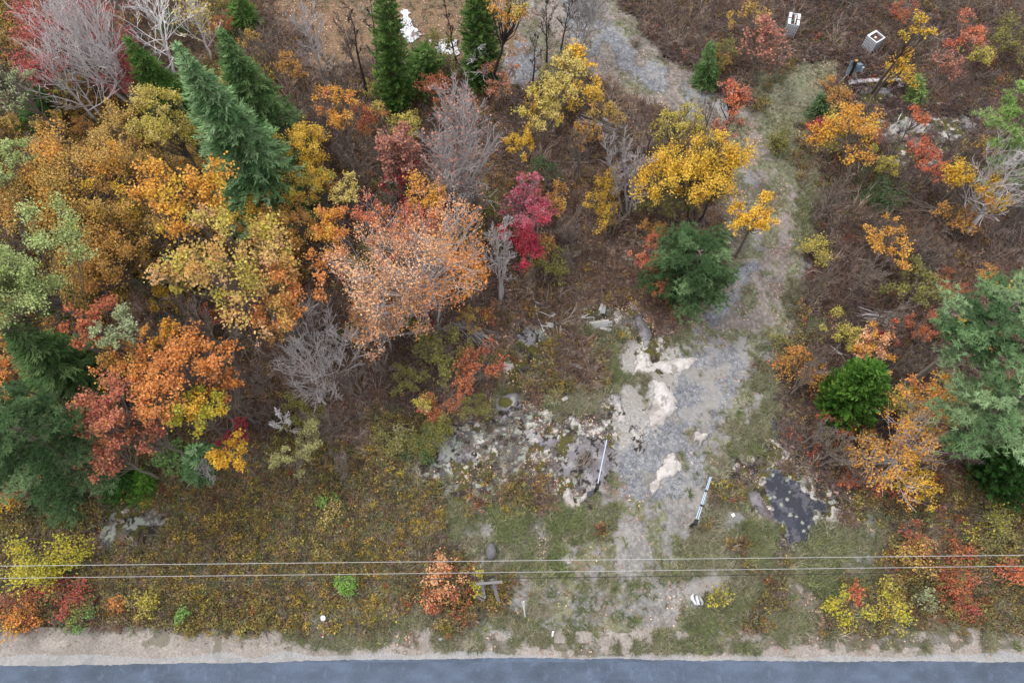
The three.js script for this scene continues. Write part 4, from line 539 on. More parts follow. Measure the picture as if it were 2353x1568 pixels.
tree('oak_tree', 'rust brown oak beside the sage green poplar', 205, 745, 7, 56, 'rust', { lai: 2, leaf: 0.15 });
tree('poplar_tree', 'sage green poplar between the rust oak and bright orange maple', 278, 756, 7.5, 50, 'sage', { lai: 1.9, leaf: 0.11, bark: 'mid', tr: 0.05, base: [345, 815] });
tree('oak_tree', 'ochre orange crown between the green spruce and the bright orange maple', 265, 848, 5.5, 62, 'ochre', { pal2: 'orange', lai: 2, leaf: 0.13 });
tree('oak_tree', 'rust red oak above the grass green fir', 255, 965, 5.5, 86, 'rustred', { lai: 1.7, leaf: 0.15, base: [395, 1050] });
tree('oak_tree', 'trailing rust red crown south of the rust red oak', 262, 1050, 4, 66, 'rustred', { lai: 1.4, leaf: 0.14 });
tree('oak_tree', 'thin rust red branchwork east of the rust red oak', 345, 1000, 4, 54, 'rustred', { lai: 0.9, leaf: 0.14 });
tree('birch_tree', 'bright yellow birch under the bright orange maple', 445, 955, 5, 66, 'lime', { pal2: 'brightyellow', lai: 1.8, leaf: 0.12, base: [535, 1010], bark: 'mid', tr: 0.05 });
tree('birch_tree', 'small golden yellow tree beside the crimson sapling', 522, 1036, 3.4, 46, 'brightyellow', { lai: 2, leaf: 0.12 });
tree('maple_sapling', 'crimson sapling beside the small golden yellow tree', 540, 1002, 2.2, 36, 'crimson', { lai: 1.9, leaf: 0.12 });
tree('maple_tree', 'orange crown cut by the west edge below the green spruce', 0, 862, 5.5, 42, 'orange', { lai: 2, leaf: 0.14 });
tree('willow_tree', 'wispy grey-green sapling in the brown brush south of the leafless fan', 688, 1005, 2.6, 46, 'willow', { lai: 1.6, leaf: 0.09, rz: 1.5, ry: 1.9, base: [686, 1120], bark: 'mid', tr: 0.03 });
tree('maple_tree', 'wide pale orange maple full of grey twigs', 955, 628, 4.6, 148, 'paleorange', { pal2: 'orange', split: [0.9, 0.4, 0.35], lai: 0.95, leaf: 0.12, twigs: 9, clumps: 120, lobes: 12, rc: 0.14, bark: 'grey', base: [990, 770], stems: 3 });
tree('maple_tree', 'fading salmon crown south-west of the wide pale orange maple', 880, 745, 3, 84, 'paleorange', { lai: 0.8, leaf: 0.12, twigs: 10, bark: 'grey' });
tree('maple_tree', 'golden orange fringe crown east of the wide pale orange maple', 1085, 630, 3.4, 62, 'orange', { pal2: 'gold', lai: 1.5, leaf: 0.13 });
tree('maple_tree', 'orange-red crown behind the wide pale orange maple', 920, 520, 4.2, 80, 'orangered', { pal2: 'paleorange', lai: 1.1, leaf: 0.12, twigs: 7, bark: 'grey' });
tree('birch_tree', 'amber crown in front of the great leafless tree', 992, 452, 4, 58, 'gold', { pal2: 'paleorange', lai: 1.4, leaf: 0.12 });
tree('maple_sapling', 'dark crimson sapling west of the amber crown', 930, 408, 2, 48, 'crimson', { lai: 0.9, leaf: 0.1 });
tree('birch_tree', 'pale straw yellow sapling west of the orange-red crown', 800, 445, 4, 38, 'paleyellow', { lai: 1.5, leaf: 0.11 });
tree('birch_tree', 'mustard yellow tree beside the tallest spruce', 712, 345, 3.4, 62, 'yellow', { lai: 1.7, leaf: 0.1 });
tree('birch_tree', 'second mustard yellow tree close below the first', 705, 425, 3, 58, 'yellow', { pal2: 'yellowgreen', lai: 1.5, leaf: 0.1 });
tree('birch_tree', 'orange-yellow tree behind the two mustard yellow ones', 782, 260, 4, 52, 'gold', { pal2: 'orange', lai: 1.2, leaf: 0.11 });
tree('birch_tree', 'yellow streak of leaves between the two dark spruces', 520, 175, 3.5, 32, 'yellow', { lai: 1.5, leaf: 0.1 });
tree('birch_tree', 'amber leaf crown at the south end of the tallest spruce', 610, 505, 3, 60, 'yellow', { pal2: 'ochre', lai: 1.5, leaf: 0.1 });
tree('birch_tree', 'ochre crown between the spruce foot and the pale straw sapling', 690, 520, 2.6, 54, 'ochre', { lai: 1.2, leaf: 0.1 });
tree('maple_tree', 'rust orange crown below the low spreading cedar', 1000, 195, 3, 40, 'rust', { lai: 1.4, leaf: 0.12 });
tree('maple_tree', 'red and rust crown in the brown twigs east of the orange-yellow tree', 850, 270, 3, 46, 'rust', { pal2: 'ochre', lai: 0.9, leaf: 0.11 });
tree('maple_tree', 'magenta crimson tree in the middle of the slope', 1226, 545, 3.4, 68, 'crimson', { pal2: 'pink', split: [0, -1, 0.2], lai: 1.7, leaf: 0.11, rz: 1.3, ry: 1.7, base: [1215, 640] });
tree('maple_sapling', 'small crimson sapling by the foot of the wide pale orange maple', 990, 715, 1.0, 24, 'crimson', { lai: 1.4, leaf: 0.1 });
tree('aspen_tree', 'pale yellow aspen leaning over the slope below the grey gravel', 1310, 178, 7.5, 66, 'paleyellow', { lai: 1.7, leaf: 0.12, bark: 'mid', tr: 0.07, base: [1240, 345], pal2: 'brightyellow', split: [0.4, -0.8, 0.6] });
tree('aspen_tree', 'lower pale yellow crown beside the leaning aspen', 1248, 250, 6.5, 54, 'paleyellow', { pal2: 'yellowgreen', lai: 1.5, leaf: 0.12, bark: 'mid', tr: 0.06, base: [1215, 380] });
tree('aspen_tree', 'deeper yellow crown at the foot of the leaning aspen', 1205, 325, 3.6, 36, 'yellow', { lai: 1.5, leaf: 0.11, rz: 1.3 });
tree('birch_tree', 'birch with dark trunk and orange-yellow top at the north edge', 1172, 20, 8, 54, 'gold', { pal2: 'paleyellow', lai: 1.0, leaf: 0.12, bark: 'dark', base: [1130, 215] });
tree('maple_tree', 'thin orange crown over the purple ground by the birch', 1150, 175, 2.4, 44, 'salmon', { pal2: 'orange', lai: 0.7, leaf: 0.11 });
tree('birch_tree', 'great yellow tree beside the upper drive, the fullest yellow crown', 1598, 382, 4.4, 112, 'yellow', { pal2: 'brightyellow', lai: 1.75, leaf: 0.12, ry: 2.2, base: [1592, 510], stems: 3, bark: 'dark', clumps: 60 });
tree('birch_tree', 'pale yellow top crown behind the great yellow tree', 1560, 270, 4.2, 44, 'yellowgreen', { lai: 1.4, leaf: 0.11, bark: 'mid' });
tree('birch_tree', 'clear bright yellow tree at the bend, east of the great yellow tree', 1740, 495, 4.4, 58, 'brightyellow', { lai: 1.8, leaf: 0.13, base: [1690, 590], ry: 1.6 });
tree('maple_tree', 'orange tree with grey trunk in the middle of the upper track', 1692, 222, 5.5, 46, 'orangered', { pal2: 'salmon', lai: 1.3, leaf: 0.12, base: [1655, 335], bark: 'dark' });
tree('maple_tree', 'fading brown-orange crown below the orange tree on the track', 1675, 285, 3.8, 40, 'salmon', { lai: 1.0, leaf: 0.11 });
tree('shrub_tree', 'yellow scrub crown west of the bright yellow tree', 1395, 490, 1.4, 52, 'yellow', { lai: 1.0, leaf: 0.1 });
tree('sumac_bush', 'rust red bush tucked behind the round pine', 1487, 578, 1.6, 42, 'rustred', { pal2: 'redbush', lai: 2, leaf: 0.11, cat: 'shrub' });
tree('birch_tree', 'slim leaning tree with yellow tufts beside the upright white tank', 2112, 62, 7, 36, 'yellow', { pal2: 'yellowgreen', lai: 1.2, leaf: 0.13, base: [2005, 212], bark: 'mid' });
tree('birch_tree', 'lower yellow tuft on the slim leaning trunk', 2080, 122, 5, 26, 'brightyellow', { lai: 1.4, leaf: 0.12, base: [2020, 200], bark: 'mid' });
tree('sumac_tree', 'gold and orange tree in front of the tan rock pile', 1945, 300, 3.2, 74, 'gold', { pal2: 'brightyellow', lai: 1.5, leaf: 0.13, base: [1932, 385], ry: 1.7 });
tree('sumac_tree', 'scarlet-orange leaning tree below the pale seat rock', 2128, 355, 2.8, 54, 'orangered', { pal2: 'redbush', lai: 0.85, leaf: 0.13, rz: 1.5, base: [2085, 430] });
tree('sumac_tree', 'narrow scarlet plume beside the light green sapling fir', 2118, 258, 3.2, 24, 'orangered', { lai: 1.2, leaf: 0.12, rz: 1.6 });
tree('maple_tree', 'orange-red tree in the dark brush at the north-east', 2225, 92, 3.8, 56, 'orangered', { pal2: 'salmon', lai: 0.9, leaf: 0.12 });
tree('maple_tree', 'fading salmon tree just below the north-east orange-red tree', 2190, 140, 3, 40, 'salmon', { lai: 0.8, leaf: 0.11 });
tree('birch_tree', 'yellow tree under the forked silvery limbs at the east edge', 2240, 440, 3, 66, 'yellow', { pal2: 'gold', lai: 1.6, leaf: 0.11 });
tree('birch_tree', 'pale gold shrub-like tree in the brown bracken', 2045, 555, 2.2, 46, 'gold', { lai: 0.9, leaf: 0.12, rz: 1.4 });
tree('maple_tree', 'small peach orange maple north of the bright cedar', 2012, 806, 2.2, 50, 'paleorange', { pal2: 'gold', lai: 1.9, leaf: 0.12 });
tree('maple_sapling', 'red twig-like crown beside the small peach maple', 2042, 768, 1.8, 30, 'crimson', { pal2: 'orangered', lai: 1.2, leaf: 0.11 });
tree('maple_tree', 'sprawling amber tree of open branches before the lower eastern pine', 2075, 1035, 2.6, 104, 'gold', { pal2: 'ochre', lai: 0.85, leaf: 0.12, twigs: 8, bark: 'grey', base: [2040, 1080], stems: 3 });
tree('maple_tree', 'orange branch crown above the sprawling amber tree', 2150, 905, 4.2, 62, 'gold', { pal2: 'orange', lai: 1.0, leaf: 0.13, bark: 'grey', base: [2110, 1010] });
tree('birch_tree', 'yellow lower boughs of leaf beneath the sprawling amber tree', 2110, 1105, 1.8, 56, 'yellow', { lai: 1.0, leaf: 0.11 });
tree('birch_tree', 'ochre tree in the brush below the small golden birch edge at the north', 1400, 405, 1.5, 40, 'yellow', { lai: 0.7, leaf: 0.1 });

// shrubs
bush('shrub', 'yellow and orange shrub west of the bright cedar', 1848, 858, 46, 1.5, 'ochre', { pal2: 'orange', lai: 1.4 });
bush('shrub', 'olive shrub at the inside of the track bend', 1795, 318, 34, 1.3, 'olive');
bush('shrub', 'yellow-green shrub at the track edge in the middle of the bend', 1872, 575, 34, 1.2, 'yellowgreen', { lai: 1.6 });
bush('shrub', 'dark olive shrub on the bracken slope above the pale gold tree', 2025, 440, 50, 1.3, 'darkgreen', { lai: 1.5 });
bush('shrub', 'olive weeds crown beside the east gravel edge', 1815, 790, 44, 0.9, 'olive', { lai: 1.0 });
bush('shrub', 'wine red shrub at the foot of the gold and orange tree', 1885, 292, 34, 1.4, 'crimson', { lai: 1.2 });
bush('shrub', 'bright yellow-green shrub by the road corner in the west', 108, 1292, 66, 1.7, 'lime', { lai: 1.9, leaf: 0.12 });
bush('shrub', 'light green leafy weed beside the road verge', 425, 1407, 18, 0.7, 'brightgreen', { lai: 2 });
bush('shrub', 'vivid green bush beside the wires in the verge', 792, 1338, 28, 1.1, 'brightgreen', { lai: 2.4 });
bush('shrub', 'small green sprig above the straw-coloured tuft', 748, 1148, 20, 0.6, 'brightgreen', { lai: 1.8 });
bush('shrub', 'straw-coloured dry shrub below the small green sprig', 752, 1180, 24, 0.6, 'paleyellow', { lai: 1.1 });
bush('shrub', 'red shrub at the road corner below the yellow-green shrub', 58, 1368, 46, 0.8, 'rust', { pal2: 'redbush', lai: 1.0 });
bush('shrub', 'orange-red shrub east of the western road corner shrub', 160, 1375, 52, 1.0, 'redbush', { pal2: 'olive', lai: 1.2 });
bush('shrub', 'gold orange shrub on the sandy verge edge at the far west', 48, 1418, 40, 0.9, 'gold', { pal2: 'orange', lai: 1.7, leaf: 0.13 });
bush('shrub', 'yellow-green verge shrub with one orange spray', 330, 1390, 34, 0.9, 'yellowgreen', { lai: 1.5 });
bush('shrub', 'small orange spray in the verge between two green shrubs', 265, 1388, 22, 0.8, 'orange', { lai: 1.4 });
bush('shrub', 'green fern-like shrub on the verge near the orange spray', 190, 1415, 38, 0.7, 'green', { pal2: 'olive', lai: 1.2 });
bush('shrub', 'orange-red verge thicket west of the timber frame', 1020, 1362, 48, 0.8, 'paleorange', { pal2: 'orangered', lai: 0.9 });
bush('shrub', 'peach orange thicket under the wires', 1005, 1312, 36, 1.0, 'paleorange', { lai: 1.1 });
bush('shrub', 'yellow-green sprigs growing around the timber frame', 1095, 1342, 26, 0.7, 'lime', { lai: 1.2 });
bush('juniper_bush', 'upright olive juniper at the top of the curved green bushes', 1012, 972, 28, 1.9, 'olive', { lai: 2.6, leaf: 0.08, rz: 1.3 });
bush('juniper_bush', 'low spreading olive juniper at the foot of the curved green bushes', 972, 1030, 44, 0.9, 'olive', { pal2: 'darkgreen', lai: 2.4, leaf: 0.08 });
bush('shrub', 'yellow sapling bush above the upright juniper', 978, 918, 28, 2.2, 'paleyellow', { pal2: 'lime', lai: 1.6, leaf: 0.09 });
bush('shrub', 'pale sage shrub at the foot of the pale orange maple', 978, 802, 27, 1.2, 'willow', { lai: 1.6 });
bush('shrub', 'rust and green sapling bush east of the pale orange maple foot', 1130, 715, 26, 1.0, 'rust', { pal2: 'ochregreen', lai: 1.2 });
bush('shrub', 'scarlet shrub above the wires in the east', 2110, 1240, 34, 1.1, 'redbush', { lai: 0.9 });
bush('shrub', 'orange-red shrub under the wires in the east', 2215, 1302, 50, 1.0, 'rust', { pal2: 'orangered', lai: 1.1 });
bush('shrub', 'olive brown shrub between the two eastern wires', 2105, 1275, 40, 1.1, 'ochregreen', { lai: 1.3 });
bush('shrub', 'red-orange shrub cut off by the east edge at the wires', 2338, 1310, 32, 1.2, 'orangered', { lai: 1.3 });
bush('shrub', 'rust brown shrub below the eastern wires', 2195, 1340, 40, 1.0, 'rust', { pal2: 'olive', lai: 1.4 });
bush('shrub', 'small coral red shrub on the verge east of the drive', 1968, 1366, 20, 0.9, 'orangered', { lai: 2 });
bush('shrub', 'yellow-green goldenrod shrub on the verge below the coral shrub', 1932, 1398, 34, 0.9, 'lime', { lai: 1.4 });
bush('shrub', 'taller yellow-green shrub beside the goldenrod on the verge', 2040, 1392, 46, 1.0, 'yellowgreen', { pal2: 'lime', lai: 1.4 });
bush('shrub', 'grey-white dead flower shrub on the eastern verge', 2130, 1375, 28, 0.8, 'sage', { lai: 0.7 });
bush('shrub', 'rusty red shrub on the verge below the dead flower shrub', 2225, 1385, 34, 0.7, 'redbush', { pal2: 'rust', lai: 1.0 });
bush('shrub', 'orange-red bush at the foot of the amber tree', 1950, 1090, 24, 0.8, 'orangered', { lai: 1.7 });
bush('shrub', 'red and orange scrub beneath the yellow lower boughs', 2010, 1100, 36, 0.8, 'redbush', { lai: 0.9 });
bush('shrub', 'olive yellow shrub at the far east above the wires', 2300, 1240, 56, 1.1, 'olive', { pal2: 'lime', lai: 1.2 });
bush('shrub', 'yellow weed shrub beside the white rubbish', 1650, 1365, 30, 0.8, 'lime', { pal2: 'olive', lai: 1.0 });
bush('shrub', 'orange shrub in the woodland corner above the western lichen rock', 40, 1130, 44, 1.2, 'brightyellow', { pal2: 'orange', lai: 1.1 });
bush('shrub', 'green leafy bush under the rust red oak tail', 395, 1050, 36, 1.1, 'green', { lai: 1.4 });
bush('shrub', 'grey-green shrub west of the curved junipers', 905, 1010, 42, 0.9, 'olive', { pal2: 'willow', lai: 1.0 });


// thin saplings and seedlings through the brush, alike among themselves
{
  const R = rng(707), N = { R: 0, B: 0, Y: 0, O: 0 }, spots = [];
  for (let i = 0; i < 2600 && spots.length < 230; i++) { const x = 40 + R() * 2270, y = 20 + R() * 1230, g = G(x, y), k = coverAt(g[0], g[2]); if ((k === 'R' || k === 'B' || k === 'Y' || k === 'D') && y < 1180 && !(x > 1120 && x < 1760 && y > 690) && Math.hypot(x - 1830, y - 80) > 75 && Math.hypot(x - 1985, y - 150) > 85 && !(x > 1900 && x < 2320 && y > 180 && y < 320)) { if (spots.some((s) => Math.hypot(s[0] - x, s[1] - y) < 44)) continue; spots.push([x, y, k]); } }
  const tip = (x, y, h) => { const g = G(x, y), p = PX(g[0], g[1] + h, g[2]); return p; };
  const twig = [], leafy = {};
  for (const [x, y, k] of spots) {
    if (R() < 0.5) { if (twig.length < 3) twig.push(bare('bare_sapling', 'thin bare grey sapling standing in the brown brush', [x, y], tip(x, y, 2.4 + twig.length * 0.8), 1.0, { group: 'thin bare saplings in the brush', boughs: 11, stems: 2, bark: 'mid', forks: 6 })); else { const c = twig[(R() * 3) | 0].clone(), g = G(x, y); c.name = numbered('bare_sapling'); c.position.set(...g); c.rotation.y = R() * 6.28; c.scale.setScalar(0.7 + R() * 0.6); scene.add(c); } }
    else { const pl = k === 'Y' || k === 'D' ? (R() < 0.6 ? 'ochre' : 'ochregreen') : ['yellow', 'ochre', 'olive', 'ochregreen', 'rust', 'yellowgreen', 'darkgreen', 'olive'][(R() * 8) | 0], word = { ochre: 'ochre', ochregreen: 'ochre and green', yellow: 'mustard yellow', salmon: 'salmon pink', olive: 'olive green', darkgreen: 'dark green', rust: 'rust brown', yellowgreen: 'yellow-green' }[pl];
      if (!leafy[pl]) leafy[pl] = tree('leafy_sapling', 'small ' + word + ' sapling low in the woodland brush', x, y, 1.1, 40, pl, { cat: 'shrub', group: 'small ' + word + ' saplings in the brush', lai: 1.1, leaf: 0.1, ry: 0.95, tr: 0.02 }); else { const c = leafy[pl].clone(), g = G(x, y); c.name = numbered('leafy_sapling'); c.position.set(...g); c.rotation.y = R() * 6.28; c.scale.setScalar(0.7 + R() * 0.7); scene.add(c); } }
  }
}

// ---------- timber and brush on the ground ----------
function stick(T, name, a, b, r, c, R, bend = 0.06) { const bb = new Buf(64), L = Math.hypot(b[0] - a[0], b[2] - a[2]), pts = []; for (let i = 0; i <= 4; i++) { const t = i / 4; pts.push([lerp(a[0], b[0], t) + (R() - 0.5) * bend * L, lerp(a[1], b[1], t) + (R() - 0.3) * bend * L * 0.5, lerp(a[2], b[2], t) + (R() - 0.5) * bend * L]); } tube(bb, pts, [r, r * 0.9, r * 0.75, r * 0.6, r * 0.4], 5, c); return bb.mesh(name, M.bark, T, true); }
function brushPile(label, cx, cy, rx, n, bark, deg, seed, ln = 1) { const R = rng(seed), C = G(cx, cy), T = thing('brush_pile', label, 'brush pile', C), s = 1 / ppm(C), a0 = deg * Math.PI / 180; for (let i = 0; i < n; i++) { const a = a0 + gauss(R) * 0.55, l = rx * s * (0.35 + R() * 0.8) * ln, ox = gauss(R) * rx * s * 0.45, oz = gauss(R) * rx * s * 0.3, y = 0.06 + R() * 0.45; stick(T, 'branch', [ox - Math.cos(a) * l, y, oz + Math.sin(a) * l], [ox + Math.cos(a) * l, y + (R() - 0.4) * 0.3, oz - Math.sin(a) * l], 0.012 + R() * R() * 0.035, BARK[R() < 0.7 ? bark : 'mid'], R, 0.12); } return T; }
brushPile('heap of grey cut branches on the slope east of the leaning aspen', 1372, 300, 50, 46, 'grey', -20, 301);
brushPile('heap of thin grey branches in the bracken above the peach maple', 2022, 740, 52, 44, 'grey', -8, 302);
brushPile('dark tangle of branches at the north edge between the two tanks', 1945, 8, 70, 44, 'dark', -10, 303);
brushPile('scatter of bleached twigs on the grey outcrop by the first gate bar', 1345, 1060, 44, 40, 'mid', 60, 304, 0.42);
brushPile('dry bleached branch heap at the foot of the wide pale orange maple', 1085, 770, 44, 38, 'grey', -35, 305);
brushPile('dark brush heap at the foot of the forked silvery tree', 2205, 545, 40, 26, 'dark', 40, 306);
brushPile('grey twig tangle in the bracken west of the yellow eastern tree', 2130, 490, 46, 26, 'mid', -35, 307);
brushPile('small pair of bleached logs beside the yellow and orange shrub', 1925, 815, 26, 9, 'pale', -40, 308, 0.9);
brushPile('dark twigs and stump wood at the north bend of the drive', 1462, 100, 22, 20, 'mid', 70, 309, 0.7);
function log(label, a, b, r, bark, seed, twigs = 0) { const R = rng(seed), A = G(...a), B = G(...b), T = thing('fallen_log', label, 'log', A), e = [B[0] - A[0], B[1] - A[1] + r, B[2] - A[2]]; stick(T, 'trunk', [0, r, 0], e, r, BARK[bark], R, 0.05); for (let i = 0; i < twigs; i++) { const t = 0.25 + 0.7 * R(), p = [e[0] * t, r + 0.05, e[2] * t], q = 0.3 + R() * 0.6, an = Math.atan2(e[2], e[0]) + (R() < 0.5 ? 1 : -1) * (0.4 + R() * 0.5); stick(T, 'branch', p, [p[0] + Math.cos(an) * q, p[1] + 0.1 + R() * 0.3, p[2] + Math.sin(an) * q], 0.015, BARK[bark], R); } return T; }
log('long bowed fallen trunk lying across the slope below the brush heap', [1242, 372], [1376, 378], 0.09, 'mid', 401, 5);
log('thick weathered log on the slope above the grey brush heap', [1385, 278], [1430, 298], 0.13, 'grey', 402);
log('slender pale stem fallen down the slope beside the magenta tree', [1208, 635], [1247, 765], 0.035, 'pale', 403, 3);
log('bleached dead branch east of the pale orange maple', [1032, 745], [1072, 770], 0.05, 'grey', 404, 4);
log('thin bleached branch lying in the dry grass above the flat boards', [1318, 735], [1352, 722], 0.03, 'pale', 405, 1);
log('thin green-grey stick west of the dry grass', [1058, 886], [1112, 866], 0.025, 'mid', 406, 1);
log('crooked bleached bough in the bracken north of the dark olive shrub', [1950, 420], [1975, 405], 0.04, 'pale', 407, 2);
log('crooked pale branch beside the yellow and orange shrub', [1822, 905], [1890, 895], 0.04, 'pale', 408, 4);
log('long pale stem leaning out of the bracken at the north-east tank', [2090, 75], [2190, 100], 0.05, 'grey', 409, 4);
log('slanting bleached trunk in the bracken west of the forked silvery tree', [2110, 432], [2172, 482], 0.04, 'grey', 410, 2);
log('curved bare branch beside the pale flat outcrop', [2062, 278], [2090, 225], 0.03, 'pale', 411, 1);
log('old grey trunk resting under the bright orange maple', [520, 950], [548, 985], 0.07, 'mid', 412);
log('thin grey pole lying east of the orange-brown crown', [735, 685], [795, 705], 0.03, 'grey', 413, 1);

// ---------- made things ----------
const box = (w, h, d) => { const s = new THREE.Shape(), c = Math.min(w, d) * 0.06, x = w / 2, y = h / 2; s.moveTo(-x + c, -y); s.lineTo(x - c, -y); s.lineTo(x, -y + c); s.lineTo(x, y - c); s.lineTo(x - c, y); s.lineTo(-x + c, y); s.lineTo(-x, y - c); s.lineTo(-x, -y + c); s.closePath(); const g = new THREE.ExtrudeGeometry(s, { depth: d, bevelEnabled: false }); g.translate(0, 0, -d / 2); TRIS += 28; return g; };
function put(T, name, g, m, x, y, z, rx = 0, ry = 0, rz = 0) { const o = new THREE.Mesh(g, m); o.name = name; o.position.set(x, y, z); o.rotation.set(rx, ry, rz); o.castShadow = o.receiveShadow = true; T.add(o); return o; }
function rod(T, name, a, b, r, m, sides = 8) { const A = new THREE.Vector3(...a), B = new THREE.Vector3(...b), L = A.distanceTo(B), o = new THREE.Mesh(new THREE.CylinderGeometry(r, r, L, sides), m); o.name = name; o.position.copy(A).add(B).multiplyScalar(0.5); o.quaternion.setFromUnitVectors(new THREE.Vector3(0, 1, 0), B.sub(A).normalize()); o.castShadow = o.receiveShadow = true; T.add(o); TRIS += sides * 4; return o; }
const mt = { white: mat([236, 238, 240], 0.5, 0, 0.75), tank: mat([226, 230, 236], 0.5, 0, 0.8), steel: mat([150, 158, 172], 0.4, 0.5, 0.6), cage: mat([52, 56, 68], 0.7), dark: mat([40, 38, 38], 0.8), wood: mat([150, 148, 150], 0.9), woodpale: mat([196, 194, 190], 0.9, 0, 0.55), woodbrown: mat([84, 62, 48], 0.9), plank: mat([176, 176, 178], 0.9), blue: mat([134, 156, 172], 0.5), alu: mat([188, 206, 226], 0.35, 0.35, 0.75), red: mat([164, 70, 74], 0.8), green: mat([60, 170, 130], 0.6), hose: mat([220, 216, 222], 0.8, 0, 0.62), litterbed: mat([92, 64, 52], 1), bluep: mat([40, 104, 170], 0.5), palletm: mat([120, 116, 116], 0.9) };
// cut-open liquid tanks in steel cages
function tank(label, px, py, yaw, w, d, h, kind) {
  const P = G(px, py), T = thing('liquid_tank', label, 'tank', P); T.rotation.y = yaw;
  const pal = new THREE.Group(); pal.name = 'pallet'; T.add(pal);
  for (const x of [-1, 0, 1]) put(pal, 'runner', box(0.1, 0.1, d * 1.02), mt.palletm, x * (w / 2 - 0.06), 0.05, 0); for (let i = 0; i < 6; i++) put(pal, 'slat', box(w * 1.03, 0.03, d / 8), mt.palletm, 0, 0.116, -d / 2 + d / 12 + i * d / 6);
  const y0 = 0.135, t = 0.03, bw = w - 0.08, bd = d - 0.08, low = kind === 1 ? 0.0 : 0.14;
  put(T, 'side_wall', box(bw, h, t), mt.tank, 0, y0 + h / 2, bd / 2 - t / 2); put(T, 'side_wall', box(bw, h - low, t), mt.tank, 0, y0 + (h - low) / 2, -bd / 2 + t / 2);
  put(T, 'side_wall', box(t, h, bd - 2 * t - 0.004), mt.tank, -bw / 2 + t / 2, y0 + h / 2, 0); put(T, 'side_wall', box(t, h - low * 0.6, bd - 2 * t - 0.004), mt.tank, bw / 2 - t / 2, y0 + (h - low * 0.6) / 2, 0);
  put(T, 'tank_floor', box(bw - 2 * t - 0.006, 0.03, bd - 2 * t - 0.006), mt.tank, 0, y0 + 0.02, 0);
  const rw = kind === 1 ? 0.2 : 0.07;            // remaining rim of the cut top
  put(T, 'rim', box(rw, 0.03, bd - 0.004), mt.tank, -bw / 2 + rw / 2, y0 + h + 0.016, 0); put(T, 'rim', box(kind === 1 ? rw : 0.06, 0.03, bd - 0.004), mt.tank, bw / 2 - (kind === 1 ? rw : 0.06) / 2, y0 + h + 0.016, 0); if (kind === 2) { put(T, 'rim', box(bw - rw - 0.07, 0.03, 0.16), mt.tank, rw / 2 - 0.03, y0 + h + 0.016, -bd / 2 + 0.08); put(T, 'rim', box(bw - rw - 0.07, 0.03, 0.07), mt.tank, rw / 2 - 0.03, y0 + h + 0.016, bd / 2 - 0.036); }
  const R = rng(px), lb = new Buf(512), gx = bw - 2 * t - 0.02, gz = bd - 2 * t - 0.02; for (let j = 0; j <= 14; j++) for (let i = 0; i <= 14; i++) { const j2 = 0.7 + R() * 0.6, c = R() < 0.2 ? lin([150, 110, 90]) : lin([96, 66, 56]); lb.v(-gx / 2 + gx * i / 14, (R() - 0.5) * 0.05, -gz / 2 + gz * j / 14, c[0] * j2, c[1] * j2, c[2] * j2); if (i < 14 && j < 14) { const a = j * 15 + i; lb.t(a, a + 15, a + 1); lb.t(a + 1, a + 15, a + 16); } } const bed = lb.mesh('leaf_bed', M.rock, T, false); bed.position.y = y0 + h - 0.09;
  if (kind === 1) { rod(T, 'pipe', [0.14, y0 + h + 0.06, -bd * 0.44], [0.03, y0 + h + 0.06, bd * 0.47], 0.025, mt.white); rod(T, 'pipe', [0.0, y0 + h + 0.055, -bd * 0.3], [0.06, y0 + h + 0.115, bd * 0.42], 0.022, mt.white); const ball = put(T, 'ball', new THREE.SphereGeometry(0.07, 14, 10), mt.green, -0.1, y0 + h - 0.04, bd * 0.14); ball.scale.y = 0.8; rod(T, 'strap', [-bw / 2 - 0.01, y0 + h + 0.045, 0], [-bw / 2 + 0.21, y0 + h + 0.045, 0], 0.03, mt.cage, 6); rod(T, 'strap', [bw / 2 - 0.21, y0 + h + 0.045, 0.05], [bw / 2 + 0.01, y0 + h + 0.045, 0.05], 0.03, mt.cage, 6); }
  else { put(T, 'ball', new THREE.SphereGeometry(0.09, 16, 12), mt.white, -0.02, y0 + h - 0.07, 0.0); put(T, 'cut_opening', box(0.012, h * 0.42, bd * 0.5), mt.dark, bw / 2 + 0.007, y0 + h * 0.44, 0.06); }
  for (const s of [-1, 1]) {
    for (let i = 0; i <= 6; i++) rod(T, 'cage_bar', [-w / 2 + w * i / 6, y0 - 0.02, s * d / 2], [-w / 2 + w * i / 6, y0 + h + 0.03, s * d / 2], 0.009, mt.cage, 6);
    for (let i = 0; i <= 5; i++) rod(T, 'cage_bar', [-w / 2, y0 + 0.02 + (h - 0.01) * i / 5, s * (d / 2 + 0.014)], [w / 2, y0 + 0.02 + (h - 0.01) * i / 5, s * (d / 2 + 0.014)], 0.009, mt.cage, 6);
    for (let i = 1; i < 6; i++) rod(T, 'cage_bar', [s * w / 2, y0 - 0.02, -d / 2 + d * i / 6], [s * w / 2, y0 + h + 0.03, -d / 2 + d * i / 6], 0.009, mt.cage, 6);
    for (let i = 0; i <= 5; i++) rod(T, 'cage_bar', [s * (w / 2 + 0.014), y0 + 0.02 + (h - 0.01) * i / 5, -d / 2], [s * (w / 2 + 0.014), y0 + 0.02 + (h - 0.01) * i / 5, d / 2], 0.009, mt.cage, 6);
  }
  T.scale.setScalar(0.77); return T;
}
tank('open-topped white tank with two pipes across it, the farther one', 1811, 76, -0.27, 0.9, 1.3, 1.15, 1);
tank('open-topped white tank turned cornerwise with a white ball in it', 1997, 112, 0.62, 1.0, 1.0, 0.98, 2);
